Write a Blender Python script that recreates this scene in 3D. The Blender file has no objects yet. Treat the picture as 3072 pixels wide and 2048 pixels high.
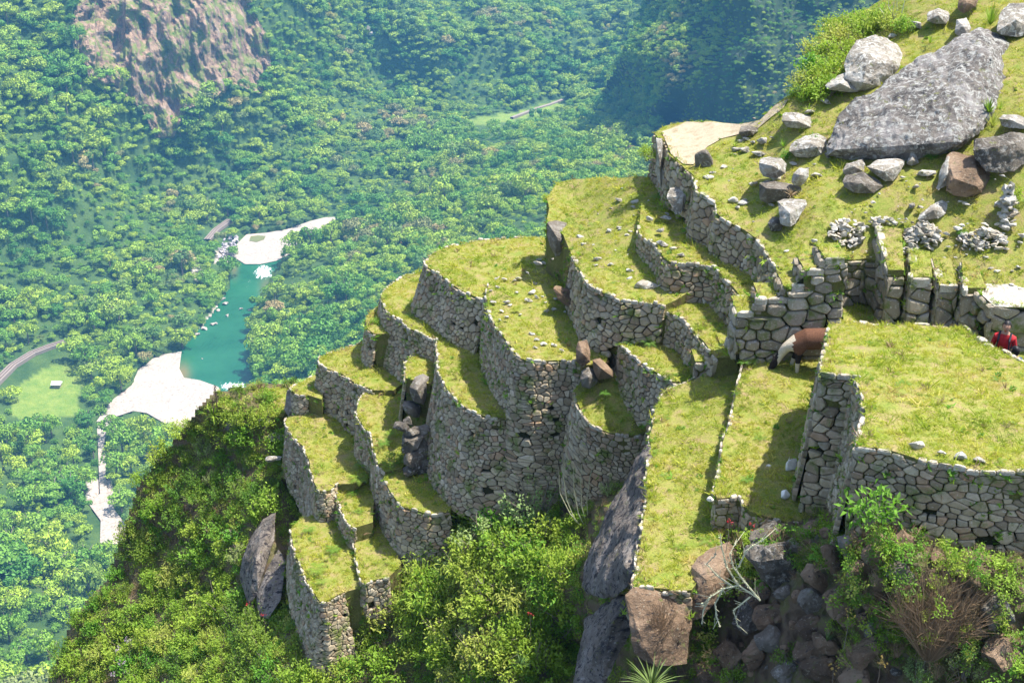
import bpy, bmesh, math, random
import numpy as np
from mathutils import Vector, Matrix, noise
from mathutils.geometry import delaunay_2d_cdt
R = random.Random(7)
NR = np.random.default_rng(7)
scene = bpy.context.scene
COL = scene.collection

# ---------------------------------------------------------------- camera, sky, sun, exposure
PITCH = math.radians(25.0); FPX = 3925.0
cam_d = bpy.data.cameras.new('camera'); cam = bpy.data.objects.new('camera', cam_d); COL.objects.link(cam)
cam_d.sensor_width = 36.0; cam_d.lens = 36.0*FPX/3072.0
cam_d.clip_start = 0.5; cam_d.clip_end = 6000
cam.location = (0, 0, 0); cam.rotation_euler = (math.radians(90)-PITCH, 0, 0)
scene.camera = cam
SUN_EL, SUN_AZ = math.radians(66), math.radians(12)          # azimuth counted from +X towards +Y
sdir = Vector((math.cos(SUN_EL)*math.cos(SUN_AZ), math.cos(SUN_EL)*math.sin(SUN_AZ), math.sin(SUN_EL)))
w = bpy.data.worlds.new("World"); scene.world = w; w.use_nodes = True
nt = w.node_tree; bg = nt.nodes['Background']
sky = nt.nodes.new('ShaderNodeTexSky'); sky.sky_type = 'NISHITA'; sky.sun_disc = False
sky.sun_elevation = SUN_EL; sky.sun_rotation = math.pi/2-SUN_AZ; sky.altitude = 1000; sky.dust_density = 3.0
nt.links.new(sky.outputs[0], bg.inputs[0]); bg.inputs[1].default_value = 0.15
sl = bpy.data.lights.new('sun', 'SUN'); sl.energy = 4.6; sl.angle = math.radians(0.5); sl.color = (1.0, 0.95, 0.86)
so = bpy.data.objects.new('sun', sl); COL.objects.link(so)
so.rotation_euler = sdir.to_track_quat('Z', 'Y').to_euler(); so.location = (0, 0, 50)
scene.view_settings.view_transform = 'Standard'; scene.view_settings.look = 'None'
scene.view_settings.exposure = 1.15; scene.view_settings.gamma = 1.0
scene.view_settings.use_curve_mapping = False
scene.cycles.max_bounces = 5; scene.cycles.diffuse_bounces = 3; scene.cycles.volume_bounces = 0
scene.cycles.transparent_max_bounces = 6; scene.cycles.transmission_bounces = 3

# ---------------------------------------------------------------- measuring helpers: bearings read off the photograph -> places
PS, PC = math.sin(PITCH), math.cos(PITCH)
def ray(x, y):
    a = (x-1536.0)/FPX; b = (1024.0-y)/FPX
    return Vector((a, PC+b*PS, -PS+b*PC))
def up(x, y, z):
    r = ray(x, y); return r*(z/r.z)
def at_y(x, y, Y):
    r = ray(x, y); return r*(Y/r.y)
def proj(p):
    d = p[1]*PC-p[2]*PS; u = p[1]*PS+p[2]*PC
    if d <= 0.1: return (-9999, -9999, d)
    return (1536+FPX*p[0]/d, 1024-FPX*u/d, d)
def proj_np(P):
    d = np.maximum(P[:, 1]*PC-P[:, 2]*PS, 0.1); u = P[:, 1]*PS+P[:, 2]*PC
    return np.stack([1536+FPX*P[:, 0]/d, 1024-FPX*u/d, d], 1)
class Sheet:
    """smooth ground through surveyed points (x, y, z): thin-plate spline of inverse distance"""
    def __init__(self, ctrl, lam=1e-4):
        P = np.array([(c[0], c[1]) for c in ctrl], float)/1000.0
        v = []
        for c in ctrl:
            r = ray(c[0], c[1])
            v.append(r.z/c[2] if len(c) < 4 else r.y/c[3])
        self.sc = np.mean(v); v = np.array(v)/self.sc
        n = len(P); K = self.k(P, P)+lam*np.eye(n)
        A = np.zeros((n+3, n+3)); A[:n, :n] = K; A[:n, n] = 1; A[:n, n+1:] = P; A[n, :n] = 1; A[n+1:, :n] = P.T
        self.w = np.linalg.solve(A, np.concatenate([v, np.zeros(3)])); self.P = P
    def k(self, A, B):
        d2 = ((A[:, None, :]-B[None, :, :])**2).sum(2)+1e-12
        return 0.5*d2*np.log(d2)
    def inv(self, Q):
        Q = np.asarray(Q, float)/1000.0; n = len(self.P)
        return (self.k(Q, self.P)@self.w[:n]+self.w[n]+Q@self.w[n+1:])*self.sc
    def pts(self, Q):
        Q = np.asarray(Q, float); k = 1.0/self.inv(Q)
        a = (Q[:, 0]-1536)/FPX; b = (1024-Q[:, 1])/FPX
        return np.stack([a*k, (PC+b*PS)*k, (-PS+b*PC)*k], 1)
    def __call__(self, x, y):
        return Vector(self.pts([(x, y)])[0])
def inside(Q, poly):
    Q = np.asarray(Q, float); x, y = Q[:, 0], Q[:, 1]; c = np.zeros(len(Q), bool); n = len(poly)
    for i in range(n):
        x1, y1 = poly[i][:2]; x2, y2 = poly[(i+1) % n][:2]
        if y1 == y2: continue
        m = ((y1 > y) != (y2 > y)) & (x < (x2-x1)*(y-y1)/(y2-y1)+x1)
        c ^= m
    return c
def fbm(p, o=4):
    return noise.fractal(p, 1.0, 2.0, o)

# ---------------------------------------------------------------- scene bookkeeping
def tag(o, label=None, cat=None, group=None, kind=None):
    if label: o['label'] = label
    if cat: o['category'] = cat
    if group: o['group'] = group
    if kind: o['kind'] = kind
    return o
def mkmesh(name, V, F, mat=None, smooth=False):
    me = bpy.data.meshes.new(name); me.from_pydata([tuple(v) for v in V], [], F)
    if mat: me.materials.append(mat)
    if smooth: me.shade_smooth()
    return me
def link(name, me, parent=None, loc=None):
    o = bpy.data.objects.new(name, me); COL.objects.link(o)
    if parent:
        o.parent = parent
    if loc is not None: o.location = loc
    return o
def empty(name, loc=(0, 0, 0), rz=0):
    o = bpy.data.objects.new(name, None); COL.objects.link(o); o.location = loc; o.rotation_euler = (0, 0, rz)
    o.empty_display_size = 0.2
    return o

# ---------------------------------------------------------------- materials
def newmat(name):
    m = bpy.data.materials.new(name); m.use_nodes = True
    n = m.node_tree.nodes; b = n['Principled BSDF']; b.inputs['Roughness'].default_value = 0.85
    b.inputs['Specular IOR Level'].default_value = 0.25
    return m, m.node_tree, b
def ramp(nt, fac, stops, interp='LINEAR'):
    r = nt.nodes.new('ShaderNodeValToRGB'); r.color_ramp.interpolation = interp
    e = r.color_ramp.elements
    while len(e) < len(stops): e.new(0.5)
    for i, (p, c) in enumerate(stops):
        e[i].position = p; e[i].color = (c[0], c[1], c[2], 1)
    nt.links.new(fac, r.inputs[0]); return r.outputs[0]
def noi(nt, scale, detail=4, rough=0.6, vec=None, dist=0.0):
    t = nt.nodes.new('ShaderNodeTexNoise'); t.inputs['Scale'].default_value = scale
    t.inputs['Detail'].default_value = detail; t.inputs['Roughness'].default_value = rough
    t.inputs['Distortion'].default_value = dist
    if vec is not None: nt.links.new(vec, t.inputs['Vector'])
    return t.outputs[0]
def mix(nt, fac, a, b, mode='MIX'):
    m = nt.nodes.new('ShaderNodeMix'); m.data_type = 'RGBA'; m.blend_type = mode
    for s, v in ((0, fac), (6, a), (7, b)):
        if hasattr(v, 'is_output'): nt.links.new(v, m.inputs[s])
        elif s == 0: m.inputs[0].default_value = v
        else: m.inputs[s].default_value = (v[0], v[1], v[2], 1)
    return m.outputs[2]
def pos(nt):
    return nt.nodes.new('ShaderNodeNewGeometry').outputs['Position']
def bump(nt, b, h, strength=0.5, dist=0.02):
    n = nt.nodes.new('ShaderNodeBump'); n.inputs['Strength'].default_value = strength
    n.inputs['Distance'].default_value = dist
    nt.links.new(h, n.inputs['Height']); nt.links.new(n.outputs[0], b.inputs['Normal'])
def thresh(nt, v, lo, hi):
    m = nt.nodes.new('ShaderNodeMapRange'); m.inputs[1].default_value = lo; m.inputs[2].default_value = hi
    nt.links.new(v, m.inputs[0]); return m.outputs[0]

def stone_mat(name, cols, lich=0.5, moss=0.45):
    m, t, b = newmat(name); P = pos(t)
    g = t.nodes.new('ShaderNodeNewGeometry')
    oi = t.nodes.new('ShaderNodeObjectInfo'); ad = t.nodes.new('ShaderNodeMath'); ad.operation = 'ADD'; fr = t.nodes.new('ShaderNodeMath'); fr.operation = 'FRACT'
    t.links.new(g.outputs['Random Per Island'], ad.inputs[0]); t.links.new(oi.outputs['Random'], ad.inputs[1]); t.links.new(ad.outputs[0], fr.inputs[0])
    base = ramp(t, fr.outputs[0], cols)
    n1 = noi(t, 9, 5, 0.7, P)
    base = mix(t, thresh(t, n1, 0.35, 0.75), base, mix(t, 1.0, base, (0.74, 0.69, 0.62), 'MULTIPLY'))
    n2 = noi(t, 22, 4, 0.65, P)
    base = mix(t, thresh(t, n2, lich, lich+0.1), base, (0.55, 0.54, 0.47))
    n4 = noi(t, 37, 3, 0.6, P)
    base = mix(t, thresh(t, n4, 0.66, 0.72), base, (0.06, 0.055, 0.05))
    n3 = noi(t, 2.2, 5, 0.7, P)
    base = mix(t, thresh(t, n3, moss+0.07, moss+0.2), base, (0.13, 0.16, 0.04))
    t.links.new(base, b.inputs['Base Color'])
    bump(t, b, noi(t, 30, 6, 0.75, P), 0.9, 0.03)
    b.inputs['Roughness'].default_value = 0.9
    return m
WARM = [(0.0, (0.22, 0.175, 0.115)), (0.2, (0.46, 0.375, 0.25)), (0.4, (0.33, 0.29, 0.22)), (0.6, (0.54, 0.455, 0.31)), (0.75, (0.27, 0.22, 0.155)), (0.88, (0.42, 0.285, 0.18)), (1.0, (0.56, 0.50, 0.38))]
GREY = [(0.0, (0.22, 0.19, 0.145)), (0.3, (0.38, 0.33, 0.255)), (0.6, (0.28, 0.235, 0.175)), (1.0, (0.45, 0.40, 0.315))]
M_STONE = stone_mat('wall_stone', WARM, 0.62)
M_STONE_G = stone_mat('grey_wall_stone', GREY, 0.58)
M_CAP = stone_mat('coping_stone', [(0.0, (0.42, 0.37, 0.29)), (0.5, (0.56, 0.51, 0.42)), (1.0, (0.32, 0.27, 0.20))], 0.54, 0.46)

def boulder_mat(name, base_c=(0.20, 0.185, 0.175), light=(0.46, 0.455, 0.42), dark=(0.045, 0.04, 0.045), lo=0.5, streak=True, dk=0.60):
    m, t, b = newmat(name); P = pos(t)
    n0 = noi(t, 1.1, 5, 0.6, P)
    base = ramp(t, n0, [(0.36, [c*0.5 for c in base_c]), (0.5, [base_c[0], base_c[1]*.95, base_c[2]*.88]), (0.64, [c*1.5 for c in base_c])])
    n1 = noi(t, 7, 7, 0.75, P, 0.6)
    base = mix(t, thresh(t, n1, lo, lo+0.07), base, light)
    n5 = noi(t, 19, 5, 0.7, P)
    base = mix(t, thresh(t, n5, 0.60, 0.66), base, [c*0.9 for c in light])
    mp = t.nodes.new('ShaderNodeMapping'); t.links.new(P, mp.inputs[0]); mp.inputs['Rotation'].default_value = (0.3, 0.6, 0.2)
    mp.inputs['Scale'].default_value = (1, 3.5, 3.5)
    n2 = noi(t, 2.2, 8, 0.75, mp.outputs[0])
    base = mix(t, thresh(t, n2, dk, dk+0.06), base, dark)
    n3 = noi(t, 5, 5, 0.7, P)
    base = mix(t, thresh(t, n3, 0.60, 0.68), base, (0.19, 0.20, 0.075))
    t.links.new(base, b.inputs['Base Color'])
    h = t.nodes.new('ShaderNodeMath'); h.operation = 'ADD'
    t.links.new(noi(t, 14, 8, 0.75, P), h.inputs[0]); t.links.new(n2, h.inputs[1])
    bump(t, b, h.outputs[0], 1.0, 0.10); b.inputs['Roughness'].default_value = 0.92
    return m
M_BOULD = boulder_mat('lichened_boulder')
M_ROCK = boulder_mat('grey_rock', (0.19, 0.17, 0.145), (0.36, 0.34, 0.30), lo=0.53, dk=0.62)
M_PALE = boulder_mat('pale_rock', (0.33, 0.305, 0.265), (0.60, 0.585, 0.53), lo=0.50, dk=0.62)
M_LOOSE = boulder_mat('pale_loose_stone', (0.46, 0.43, 0.37), (0.66, 0.64, 0.58), lo=0.48, dk=0.68)
M_SLAB = boulder_mat('slaty_slab', (0.21, 0.185, 0.165), (0.38, 0.36, 0.32), lo=0.58, dk=0.52)
M_BROWN = boulder_mat('brown_rock', (0.27, 0.19, 0.13), (0.48, 0.41, 0.30), lo=0.62, dk=0.58)

def earth_mat(name, c1, c2, c3, scale=3.0, bs=0.6):
    m, t, b = newmat(name); P = pos(t)
    base = ramp(t, noi(t, scale, 8, 0.75, P), [(0.36, c1), (0.5, c2), (0.64, c3)])
    fine = noi(t, scale*14, 4, 0.7, P)
    base = mix(t, thresh(t, fine, 0.4, 0.65), base, mix(t, 1.0, base, (0.5, 0.5, 0.45), 'MULTIPLY'))
    t.links.new(base, b.inputs['Base Color']); bump(t, b, fine, bs, 0.04); return m
M_TURF = earth_mat('turf', (0.33, 0.25, 0.12), (0.27, 0.27, 0.06), (0.18, 0.24, 0.03), 2.6)
M_SOIL = earth_mat('dark_soil', (0.022, 0.018, 0.012), (0.04, 0.045, 0.016), (0.06, 0.05, 0.03), 4.0, 1.0)
M_SLOPE = earth_mat('overgrown_soil', (0.15, 0.11, 0.06), (0.17, 0.18, 0.045), (0.24, 0.21, 0.08), 2.5, 1.0)
M_GRAVEL = earth_mat('trodden_gravel', (0.40, 0.32, 0.22), (0.48, 0.40, 0.29), (0.32, 0.26, 0.16), 3.0, 0.5)

def leaf_mat(name, stops, bynoise=None, trans=0.35, tint=0.5, rough=0.6):
    m, t, b = newmat(name)
    oi = t.nodes.new('ShaderNodeObjectInfo'); g = t.nodes.new('ShaderNodeNewGeometry')
    src = oi.outputs['Random']
    if bynoise:
        n = noi(t, bynoise, 3, 0.6, oi.outputs['Location'])
        a = t.nodes.new('ShaderNodeMath'); a.operation = 'MULTIPLY_ADD'; a.inputs[1].default_value = 0.35
        t.links.new(oi.outputs['Random'], a.inputs[0])
        s = thresh(t, n, 0.32, 0.68); k = t.nodes.new('ShaderNodeMath'); k.operation = 'MULTIPLY'; k.inputs[1].default_value = 0.65
        t.links.new(s, k.inputs[0]); t.links.new(k.outputs[0], a.inputs[2]); src = a.outputs[0]
    col = ramp(t, src, stops)
    v = ramp(t, g.outputs['Random Per Island'], [(0, (1-tint,)*3), (1, (1+tint*0.6,)*3)])
    col = mix(t, 1.0, col, v, 'MULTIPLY')
    t.links.new(col, b.inputs['Base Color']); b.inputs['Roughness'].default_value = rough
    tr = t.nodes.new('ShaderNodeBsdfTranslucent'); t.links.new(mix(t, 1.0, col, (1.0, 1.1, 0.6), 'MULTIPLY'), tr.inputs[0])
    ms = t.nodes.new('ShaderNodeMixShader'); ms.inputs[0].default_value = trans
    t.links.new(b.outputs[0], ms.inputs[1]); t.links.new(tr.outputs[0], ms.inputs[2])
    t.links.new(ms.outputs[0], t.nodes['Material Output'].inputs[0]); return m
M_GRASS = leaf_mat('grass_blades', [(0.0, (0.13, 0.23, 0.02)), (0.3, (0.28, 0.35, 0.035)), (0.6, (0.44, 0.44, 0.055)), (0.85, (0.55, 0.46, 0.15)), (1, (0.38, 0.24, 0.11))], 0.9, 0.4, 0.35)
M_FOREST = leaf_mat('forest_leaves', [(0.0, (0.04, 0.12, 0.025)), (0.22, (0.09, 0.25, 0.03)), (0.42, (0.21, 0.38, 0.04)), (0.6, (0.38, 0.50, 0.045)), (0.76, (0.11, 0.23, 0.05)), (0.9, (0.44, 0.34, 0.14)), (1, (0.52, 0.54, 0.05))], 0.014, 0.12, 0.35)
M_LEAF_Y = leaf_mat('yellow_green_leaves', [(0, (0.21, 0.36, 0.035)), (0.5, (0.31, 0.42, 0.05)), (1, (0.42, 0.44, 0.10))], None, 0.4, 0.3)
M_LEAF_G = leaf_mat('green_leaves', [(0, (0.13, 0.32, 0.035)), (0.5, (0.22, 0.38, 0.045)), (1, (0.33, 0.43, 0.055))], None, 0.4, 0.3)
M_LEAF_P = leaf_mat('pale_leaves', [(0, (0.30, 0.42, 0.15)), (1, (0.42, 0.48, 0.18))], None, 0.35, 0.4)
M_LEAF_D = leaf_mat('dark_leaves', [(0, (0.09, 0.21, 0.025)), (1, (0.20, 0.29, 0.035))], None, 0.3, 0.35)
M_FERN = leaf_mat('fern_fronds', [(0, (0.10, 0.24, 0.03)), (1, (0.22, 0.32, 0.04))], None, 0.4, 0.3)
M_BLADE = leaf_mat('spiky_blades', [(0, (0.08, 0.16, 0.04)), (1, (0.16, 0.22, 0.06))], None, 0.2, 0.4, 0.4)
M_DRY = leaf_mat('dry_stalks', [(0, (0.34, 0.25, 0.14)), (1, (0.26, 0.17, 0.10))], None, 0.1, 0.4)
M_TWIG = leaf_mat('lichened_twigs', [(0, (0.50, 0.50, 0.32)), (1, (0.42, 0.40, 0.27))], None, 0.0, 0.3)
M_BARK = leaf_mat('bark', [(0, (0.14, 0.11, 0.08)), (1, (0.22, 0.19, 0.15))], None, 0.0, 0.3)
M_LILAC = leaf_mat('lilac_blossom', [(0, (0.42, 0.30, 0.46)), (1, (0.55, 0.42, 0.55))], None, 0.3, 0.3)
M_RED = leaf_mat('red_blossom', [(0, (0.55, 0.03, 0.05)), (1, (0.65, 0.06, 0.08))], None, 0.2, 0.3)
M_YEL = leaf_mat('yellow_blossom', [(0, (0.62, 0.42, 0.10)), (1, (0.70, 0.52, 0.16))], None, 0.2, 0.3)

def flat(name, c, rough=0.8):
    m, t, b = newmat(name); P = pos(t)
    t.links.new(ramp(t, noi(t, 12, 4, 0.6, P), [(0.3, [x*0.75 for x in c]), (0.7, [min(1, x*1.15) for x in c])]), b.inputs['Base Color'])
    b.inputs['Roughness'].default_value = rough; return m

# ---------------------------------------------------------------- plant meshes
def quad(V, F, c, u, v):
    i = len(V); V += [c-u, c+v*0.5-u*0.1, c+u, c-v*0.5-u*0.1]; F.append((i, i+1, i+2, i+3))
def rv():
    while True:
        v = Vector((R.uniform(-1, 1), R.uniform(-1, 1), R.uniform(-1, 1)))
        if 0.05 < v.length < 1: return v.normalized()
def leaf(V, F, base, d, L, W, droop=0.2):
    d = d.normalized(); s = d.cross(Vector((0, 0, 1)));
    s = s.normalized() if s.length > 0.05 else Vector((1, 0, 0))
    s = (s+rv()*0.35).normalized()
    i = len(V); m = base+d*L*0.5; t = base+d*L-Vector((0, 0, droop*L))
    V += [base, m+s*W*0.5+Vector((0, 0, .08*L)), t, m-s*W*0.5]; F.append((i, i+1, i+2, i+3))
def crown_mesh(name, r, h, nb, nl, ls, mat, flatn=0.75):
    V, F = [], []
    blobs = []; ex = R.uniform(.85, 1.25)
    for i in range(nb):
        a = R.uniform(0, 6.283); q = math.sqrt(R.random())*r*0.72
        z = h*(0.45+0.45*(1-(q/r)**2)*R.uniform(0.6, 1.1)); blobs.append((Vector((math.cos(a)*q*ex, math.sin(a)*q/ex, z)), r*R.uniform(0.20, 0.46)))
    for c, br in blobs:
        for k in range(nl//nb):
            d = rv()
            if d.z < -0.35 and R.random() < 0.7: d.z = -d.z
            p = c+Vector((d.x*br, d.y*br, d.z*br*flatn))*R.uniform(0.75, 1.08)
            n = (d+rv()*0.7).normalized(); a = n.cross(rv()).normalized(); b = n.cross(a)
            s = ls*R.uniform(0.45, 1.25); quad(V, F, p, a*s, b*s*1.1)
    return mkmesh(name, V, F, mat)
def tube(V, F, pts, radii, n=4):
    base = len(V)
    for i, p in enumerate(pts):
        d = (pts[min(i+1, len(pts)-1)]-pts[max(i-1, 0)]).normalized()
        a = d.cross(Vector((0.3, 0.2, 1))).normalized(); b = d.cross(a)
        for k in range(n):
            t = 6.2832*k/n; V.append(p+(a*math.cos(t)+b*math.sin(t))*radii[i])
    for i in range(len(pts)-1):
        for k in range(n):
            F.append((base+i*n+k, base+i*n+(k+1) % n, base+(i+1)*n+(k+1) % n, base+(i+1)*n+k))
def trunk_mesh(name, h, r, mat, spread):
    V, F = [], []
    top = Vector((R.uniform(-.3, .3), R.uniform(-.3, .3), h*0.7))
    tube(V, F, [Vector((0, 0, -h*0.15)), top*0.5, top], [r*1.3, r, r*0.6], 6)
    for k in range(5):
        a = k*1.256+R.uniform(-.4, .4); e = top+Vector((math.cos(a)*spread, math.sin(a)*spread, h*R.uniform(.12, .3)))
        s = top*R.uniform(0.5, 0.95); tube(V, F, [s, (s+e)/2+Vector((0, 0, .06*h)), e], [r*.55, r*.4, r*.15], 4)
    return mkmesh(name, V, F, mat)
def shrub_mesh(name, r, h, nst, nl, L, W, mat, up_=0.6):
    """leafy shrub: shoots radiating from the base, leaves along their outer half"""
    V, F = [], []; tips = []
    per = nl//nst
    for s in range(nst):
        a = R.uniform(0, 6.283); q = math.sqrt(R.random())
        tip = Vector((math.cos(a)*q*r, math.sin(a)*q*r, h*(1-0.55*q*q)*R.uniform(0.75, 1.1)))
        b = Vector((tip.x*0.25, tip.y*0.25, 0))
        mid = (b+tip)/2+Vector((tip.x*.15, tip.y*.15, 0))
        for k in range(per):
            t = R.uniform(0.3, 1.0); p = b*(1-t)**2+mid*2*t*(1-t)+tip*t*t
            p = p+rv()*L*0.9
            d = (rv()+Vector((0, 0, up_))+(tip-b).normalized()*0.5)
            leaf(V, F, p, d, L*R.uniform(.7, 1.3), W*R.uniform(.7, 1.2), R.uniform(0, .5))
        tips.append(tip)
    return mkmesh(name, V, F, mat), tips
def stems_mesh(name, r, h, n, rad, mat, fork=3):
    V, F = [], []
    for s in range(n):
        a = R.uniform(0, 6.283); q = math.sqrt(R.random()); tip = Vector((math.cos(a)*q*r, math.sin(a)*q*r, h*(1-.4*q*q)))
        b = Vector((tip.x*.12, tip.y*.12, -0.1)); m = (b+tip)/2+rv()*r*.12
        tube(V, F, [b, m, tip], [rad, rad*.7, rad*.3], 3)
        for k in range(fork):
            t = R.uniform(.35, .9); p = b.lerp(tip, t) if t > .5 else b.lerp(m, t*2)
            e = p+(tip-b).normalized()*h*.25+rv()*r*.35; tube(V, F, [p, (p+e)/2+rv()*.03, e], [rad*.5, rad*.4, rad*.2], 3)
    return mkmesh(name, V, F, mat)
def blades_mesh(name, n, L, W, mat, spread=1.0, droop=0.5, seg=3, upm=0.4):
    V, F = [], []
    for k in range(n):
        a = R.uniform(0, 6.283); el = R.uniform(upm, 1.45)
        d = Vector((math.cos(a)*math.cos(el)*spread, math.sin(a)*math.cos(el)*spread, math.sin(el))).normalized()
        s = d.cross(Vector((0, 0, 1))).normalized(); l = L*R.uniform(.65, 1.1); i = len(V); wv = W*R.uniform(.7, 1.2)
        for j in range(seg+1):
            t = j/seg; p = d*l*t+Vector((0, 0, -droop*l*t*t*math.cos(el))); ww = wv*(1-t)**.7*0.5+1e-4
            V += [p-s*ww, p+s*ww]
            if j: F.append((i+2*j-2, i+2*j-1, i+2*j+1, i+2*j))
    return mkmesh(name, V, F, mat)
def tuft_mesh(name, n, L, W, rad, mat, lean=0.8):
    V, F = [], []
    for k in range(n):
        a = R.uniform(0, 6.283); q = R.random()*rad; b = Vector((math.cos(a)*q, math.sin(a)*q, 0))
        dd = rv(); d = Vector((dd.x*lean, dd.y*lean, R.uniform(.35, 1))).normalized(); l = L*R.uniform(.5, 1.2)
        s = Vector((R.uniform(-1, 1), R.uniform(-1, 1), 0)).normalized()*W*.5
        i = len(V); V += [b-s, b+s, b+d*l*.6+s*.8, b+d*l+Vector((d.x, d.y, 0))*l*.25, b+d*l*.6-s*.8]; F.append((i, i+1, i+2, i+3, i+4))
    return mkmesh(name, V, F, mat)
def fern_mesh(name, nf, L, mat):
    V, F = [], []
    for f in range(nf):
        a = 6.283*f/nf+R.uniform(-.3, .3); h = Vector((math.cos(a), math.sin(a), 0)); s = Vector((-h.y, h.x, 0)); l = L*R.uniform(.7, 1.1)
        for j in range(1, 15):
            t = j/15; p = h*l*t*.9+Vector((0, 0, l*(.75*t-.75*t*t)))
            wl = l*.26*math.sin(math.pi*min(1, t*.9+.12))
            for sg in (-1, 1):
                e = p+s*sg*wl+h*wl*.35-Vector((0, 0, wl*.25)); i = len(V); hw = h*l*.022
                V += [p-hw, p+hw, e]; F.append((i, i+1, i+2))
    return mkmesh(name, V, F, mat)

# ---------------------------------------------------------------- instancing of uncountable growth
def scatter(name, P, S, IDX, meshes, label, cat, ang=None, tilt=0.15):
    pc = bpy.data.collections.new(name+'_sources')
    for i, me in enumerate(meshes):
        pc.objects.link(bpy.data.objects.new('%s_source_%02d' % (name, i), me))
    P = np.asarray(P, np.float32); n = len(P)
    me = bpy.data.meshes.new(name); me.vertices.add(n); me.vertices.foreach_set('co', P.ravel())
    ang = NR.uniform(0, 6.283, n) if ang is None else ang
    rot = np.stack([NR.uniform(-tilt, tilt, n), NR.uniform(-tilt, tilt, n), ang], 1).astype(np.float32)
    a = me.attributes.new('rot', 'FLOAT_VECTOR', 'POINT'); a.data.foreach_set('vector', rot.ravel())
    a = me.attributes.new('scl', 'FLOAT', 'POINT'); a.data.foreach_set('value', np.asarray(S, np.float32))
    a = me.attributes.new('idx', 'INT', 'POINT'); a.data.foreach_set('value', np.asarray(IDX, np.int32))
    o = link(name, me)
    ng = bpy.data.node_groups.new(name, 'GeometryNodeTree')
    ng.interface.new_socket('Geometry', in_out='INPUT', socket_type='NodeSocketGeometry')
    ng.interface.new_socket('Geometry', in_out='OUTPUT', socket_type='NodeSocketGeometry')
    N = ng.nodes; L = ng.links
    gi = N.new('NodeGroupInput'); go = N.new('NodeGroupOutput'); mp = N.new('GeometryNodeMeshToPoints')
    ip = N.new('GeometryNodeInstanceOnPoints'); ci = N.new('GeometryNodeCollectionInfo')
    ci.inputs['Collection'].default_value = pc; ci.inputs['Separate Children'].default_value = True
    ci.inputs['Reset Children'].default_value = True
    def attr(nm, ty):
        x = N.new('GeometryNodeInputNamedAttribute'); x.data_type = ty; x.inputs[0].default_value = nm; return x.outputs[0]
    L.new(gi.outputs[0], mp.inputs[0]); L.new(mp.outputs[0], ip.inputs['Points']); L.new(ci.outputs[0], ip.inputs['Instance'])
    ip.inputs['Pick Instance'].default_value = True
    L.new(attr('idx', 'INT'), ip.inputs['Instance Index'])
    e2r = N.new('FunctionNodeEulerToRotation'); L.new(attr('rot', 'FLOAT_VECTOR'), e2r.inputs[0]); L.new(e2r.outputs[0], ip.inputs['Rotation'])
    L.new(attr('scl', 'FLOAT'), ip.inputs['Scale']); L.new(ip.outputs[0], go.inputs[0])
    md = o.modifiers.new('growth', 'NODES'); md.node_group = ng
    tag(o, label, cat, kind='stuff'); return o
def sample_tris(V, T, dens):
    """random points on triangles, dens per square metre (array or number)"""
    V = np.asarray(V, float); T = np.asarray(T, int)
    a, b, c = V[T[:, 0]], V[T[:, 1]], V[T[:, 2]]
    cr = np.cross(b-a, c-a); ar = np.linalg.norm(cr, axis=1)/2
    n = NR.poisson(ar*dens); k = np.repeat(np.arange(len(T)), n)
    u = NR.random(len(k)); v = NR.random(len(k)); f = u+v > 1; u[f] = 1-u[f]; v[f] = 1-v[f]
    p = a[k]+(b[k]-a[k])*u[:, None]+(c[k]-a[k])*v[:, None]
    return p, cr[k]/np.maximum(2*ar[k], 1e-9)[:, None]

# ================================================================ THE VALLEY
RIVER_Z = -420.0
valley = Sheet([(700,1000,-421),(760,780,-421),(560,1130,-421),(300,1600,-420),(100,1150,-416),(500,1270,-420),(20,1180,-415),
 (1000,670,-419),(1330,370,-408),(1600,350,-404),(1750,310,-402),(650,690,-416),(560,900,-414),(450,1050,-416),(250,1400,-419),
 (0,1500,-408),(100,2048,-400),(300,1850,-412),(-300,1500,-390),(-300,2048,-385),(500,1700,-414),(500,2200,-400),
 (0,950,-404),(0,700,-370),(0,400,-305),(0,0,-225),(-300,700,-340),(-300,0,-190),(300,800,-398),(300,600,-368),(300,400,-322),(300,0,-225),
 (600,700,-411),(500,500,-375),(600,400,-350),(600,200,-296),(600,0,-238),(900,600,-414),(900,450,-385),(900,300,-350),(900,0,-262),
 (1300,330,-404),(1150,430,-400),(1150,250,-378),(1300,150,-345),(1300,0,-302),(1600,250,-385),(1600,150,-352),(1600,0,-312),(1850,50,-330),
 (1000,800,-392),(1150,900,-378),(850,1000,-405),(850,1150,-400),(1050,1050,-385),(1500,650,-335),(1500,450,-385),(1300,500,-400),(1700,500,-352),(1250,620,-400),
 (1900,400,-345),(1900,600,-290),(1800,800,-290),(1300,1200,-330),(2200,600,-250),(0,-150,-190),(900,-150,-225),(1600,-150,-280),
 (700,1300,-416),(900,1500,-395)], 1e-5)
G1 = [(700,770),(712,730),(740,703),(800,698),(860,688),(930,663),(975,652),(1024,650),(1010,668),(960,692),(900,722),(872,760),(830,782),(780,792),(735,792)]
G2 = [(415,1108),(470,1066),(545,1053),(538,1105),(552,1132),(600,1140),(655,1160),(665,1180),(640,1220),(620,1300),(540,1295),(440,1238),(400,1232),
      (345,1250),(322,1280),(312,1330),(320,1372),(316,1420),(322,1480),(345,1530),(390,1590),(392,1628),(300,1632),(302,1560),(262,1505),(300,1480),(296,1400),(294,1340),(290,1262),(335,1200),(395,1155)]
RIV = [(540,1136),(537,1080),(548,1050),(590,1010),(640,950),(672,905),(694,870),(696,820),(690,780),(760,775),(860,760),(836,795),(800,850),(766,910),(756,980),(770,1060),(766,1120),(790,1165),(700,1200),(600,1160)]
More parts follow.
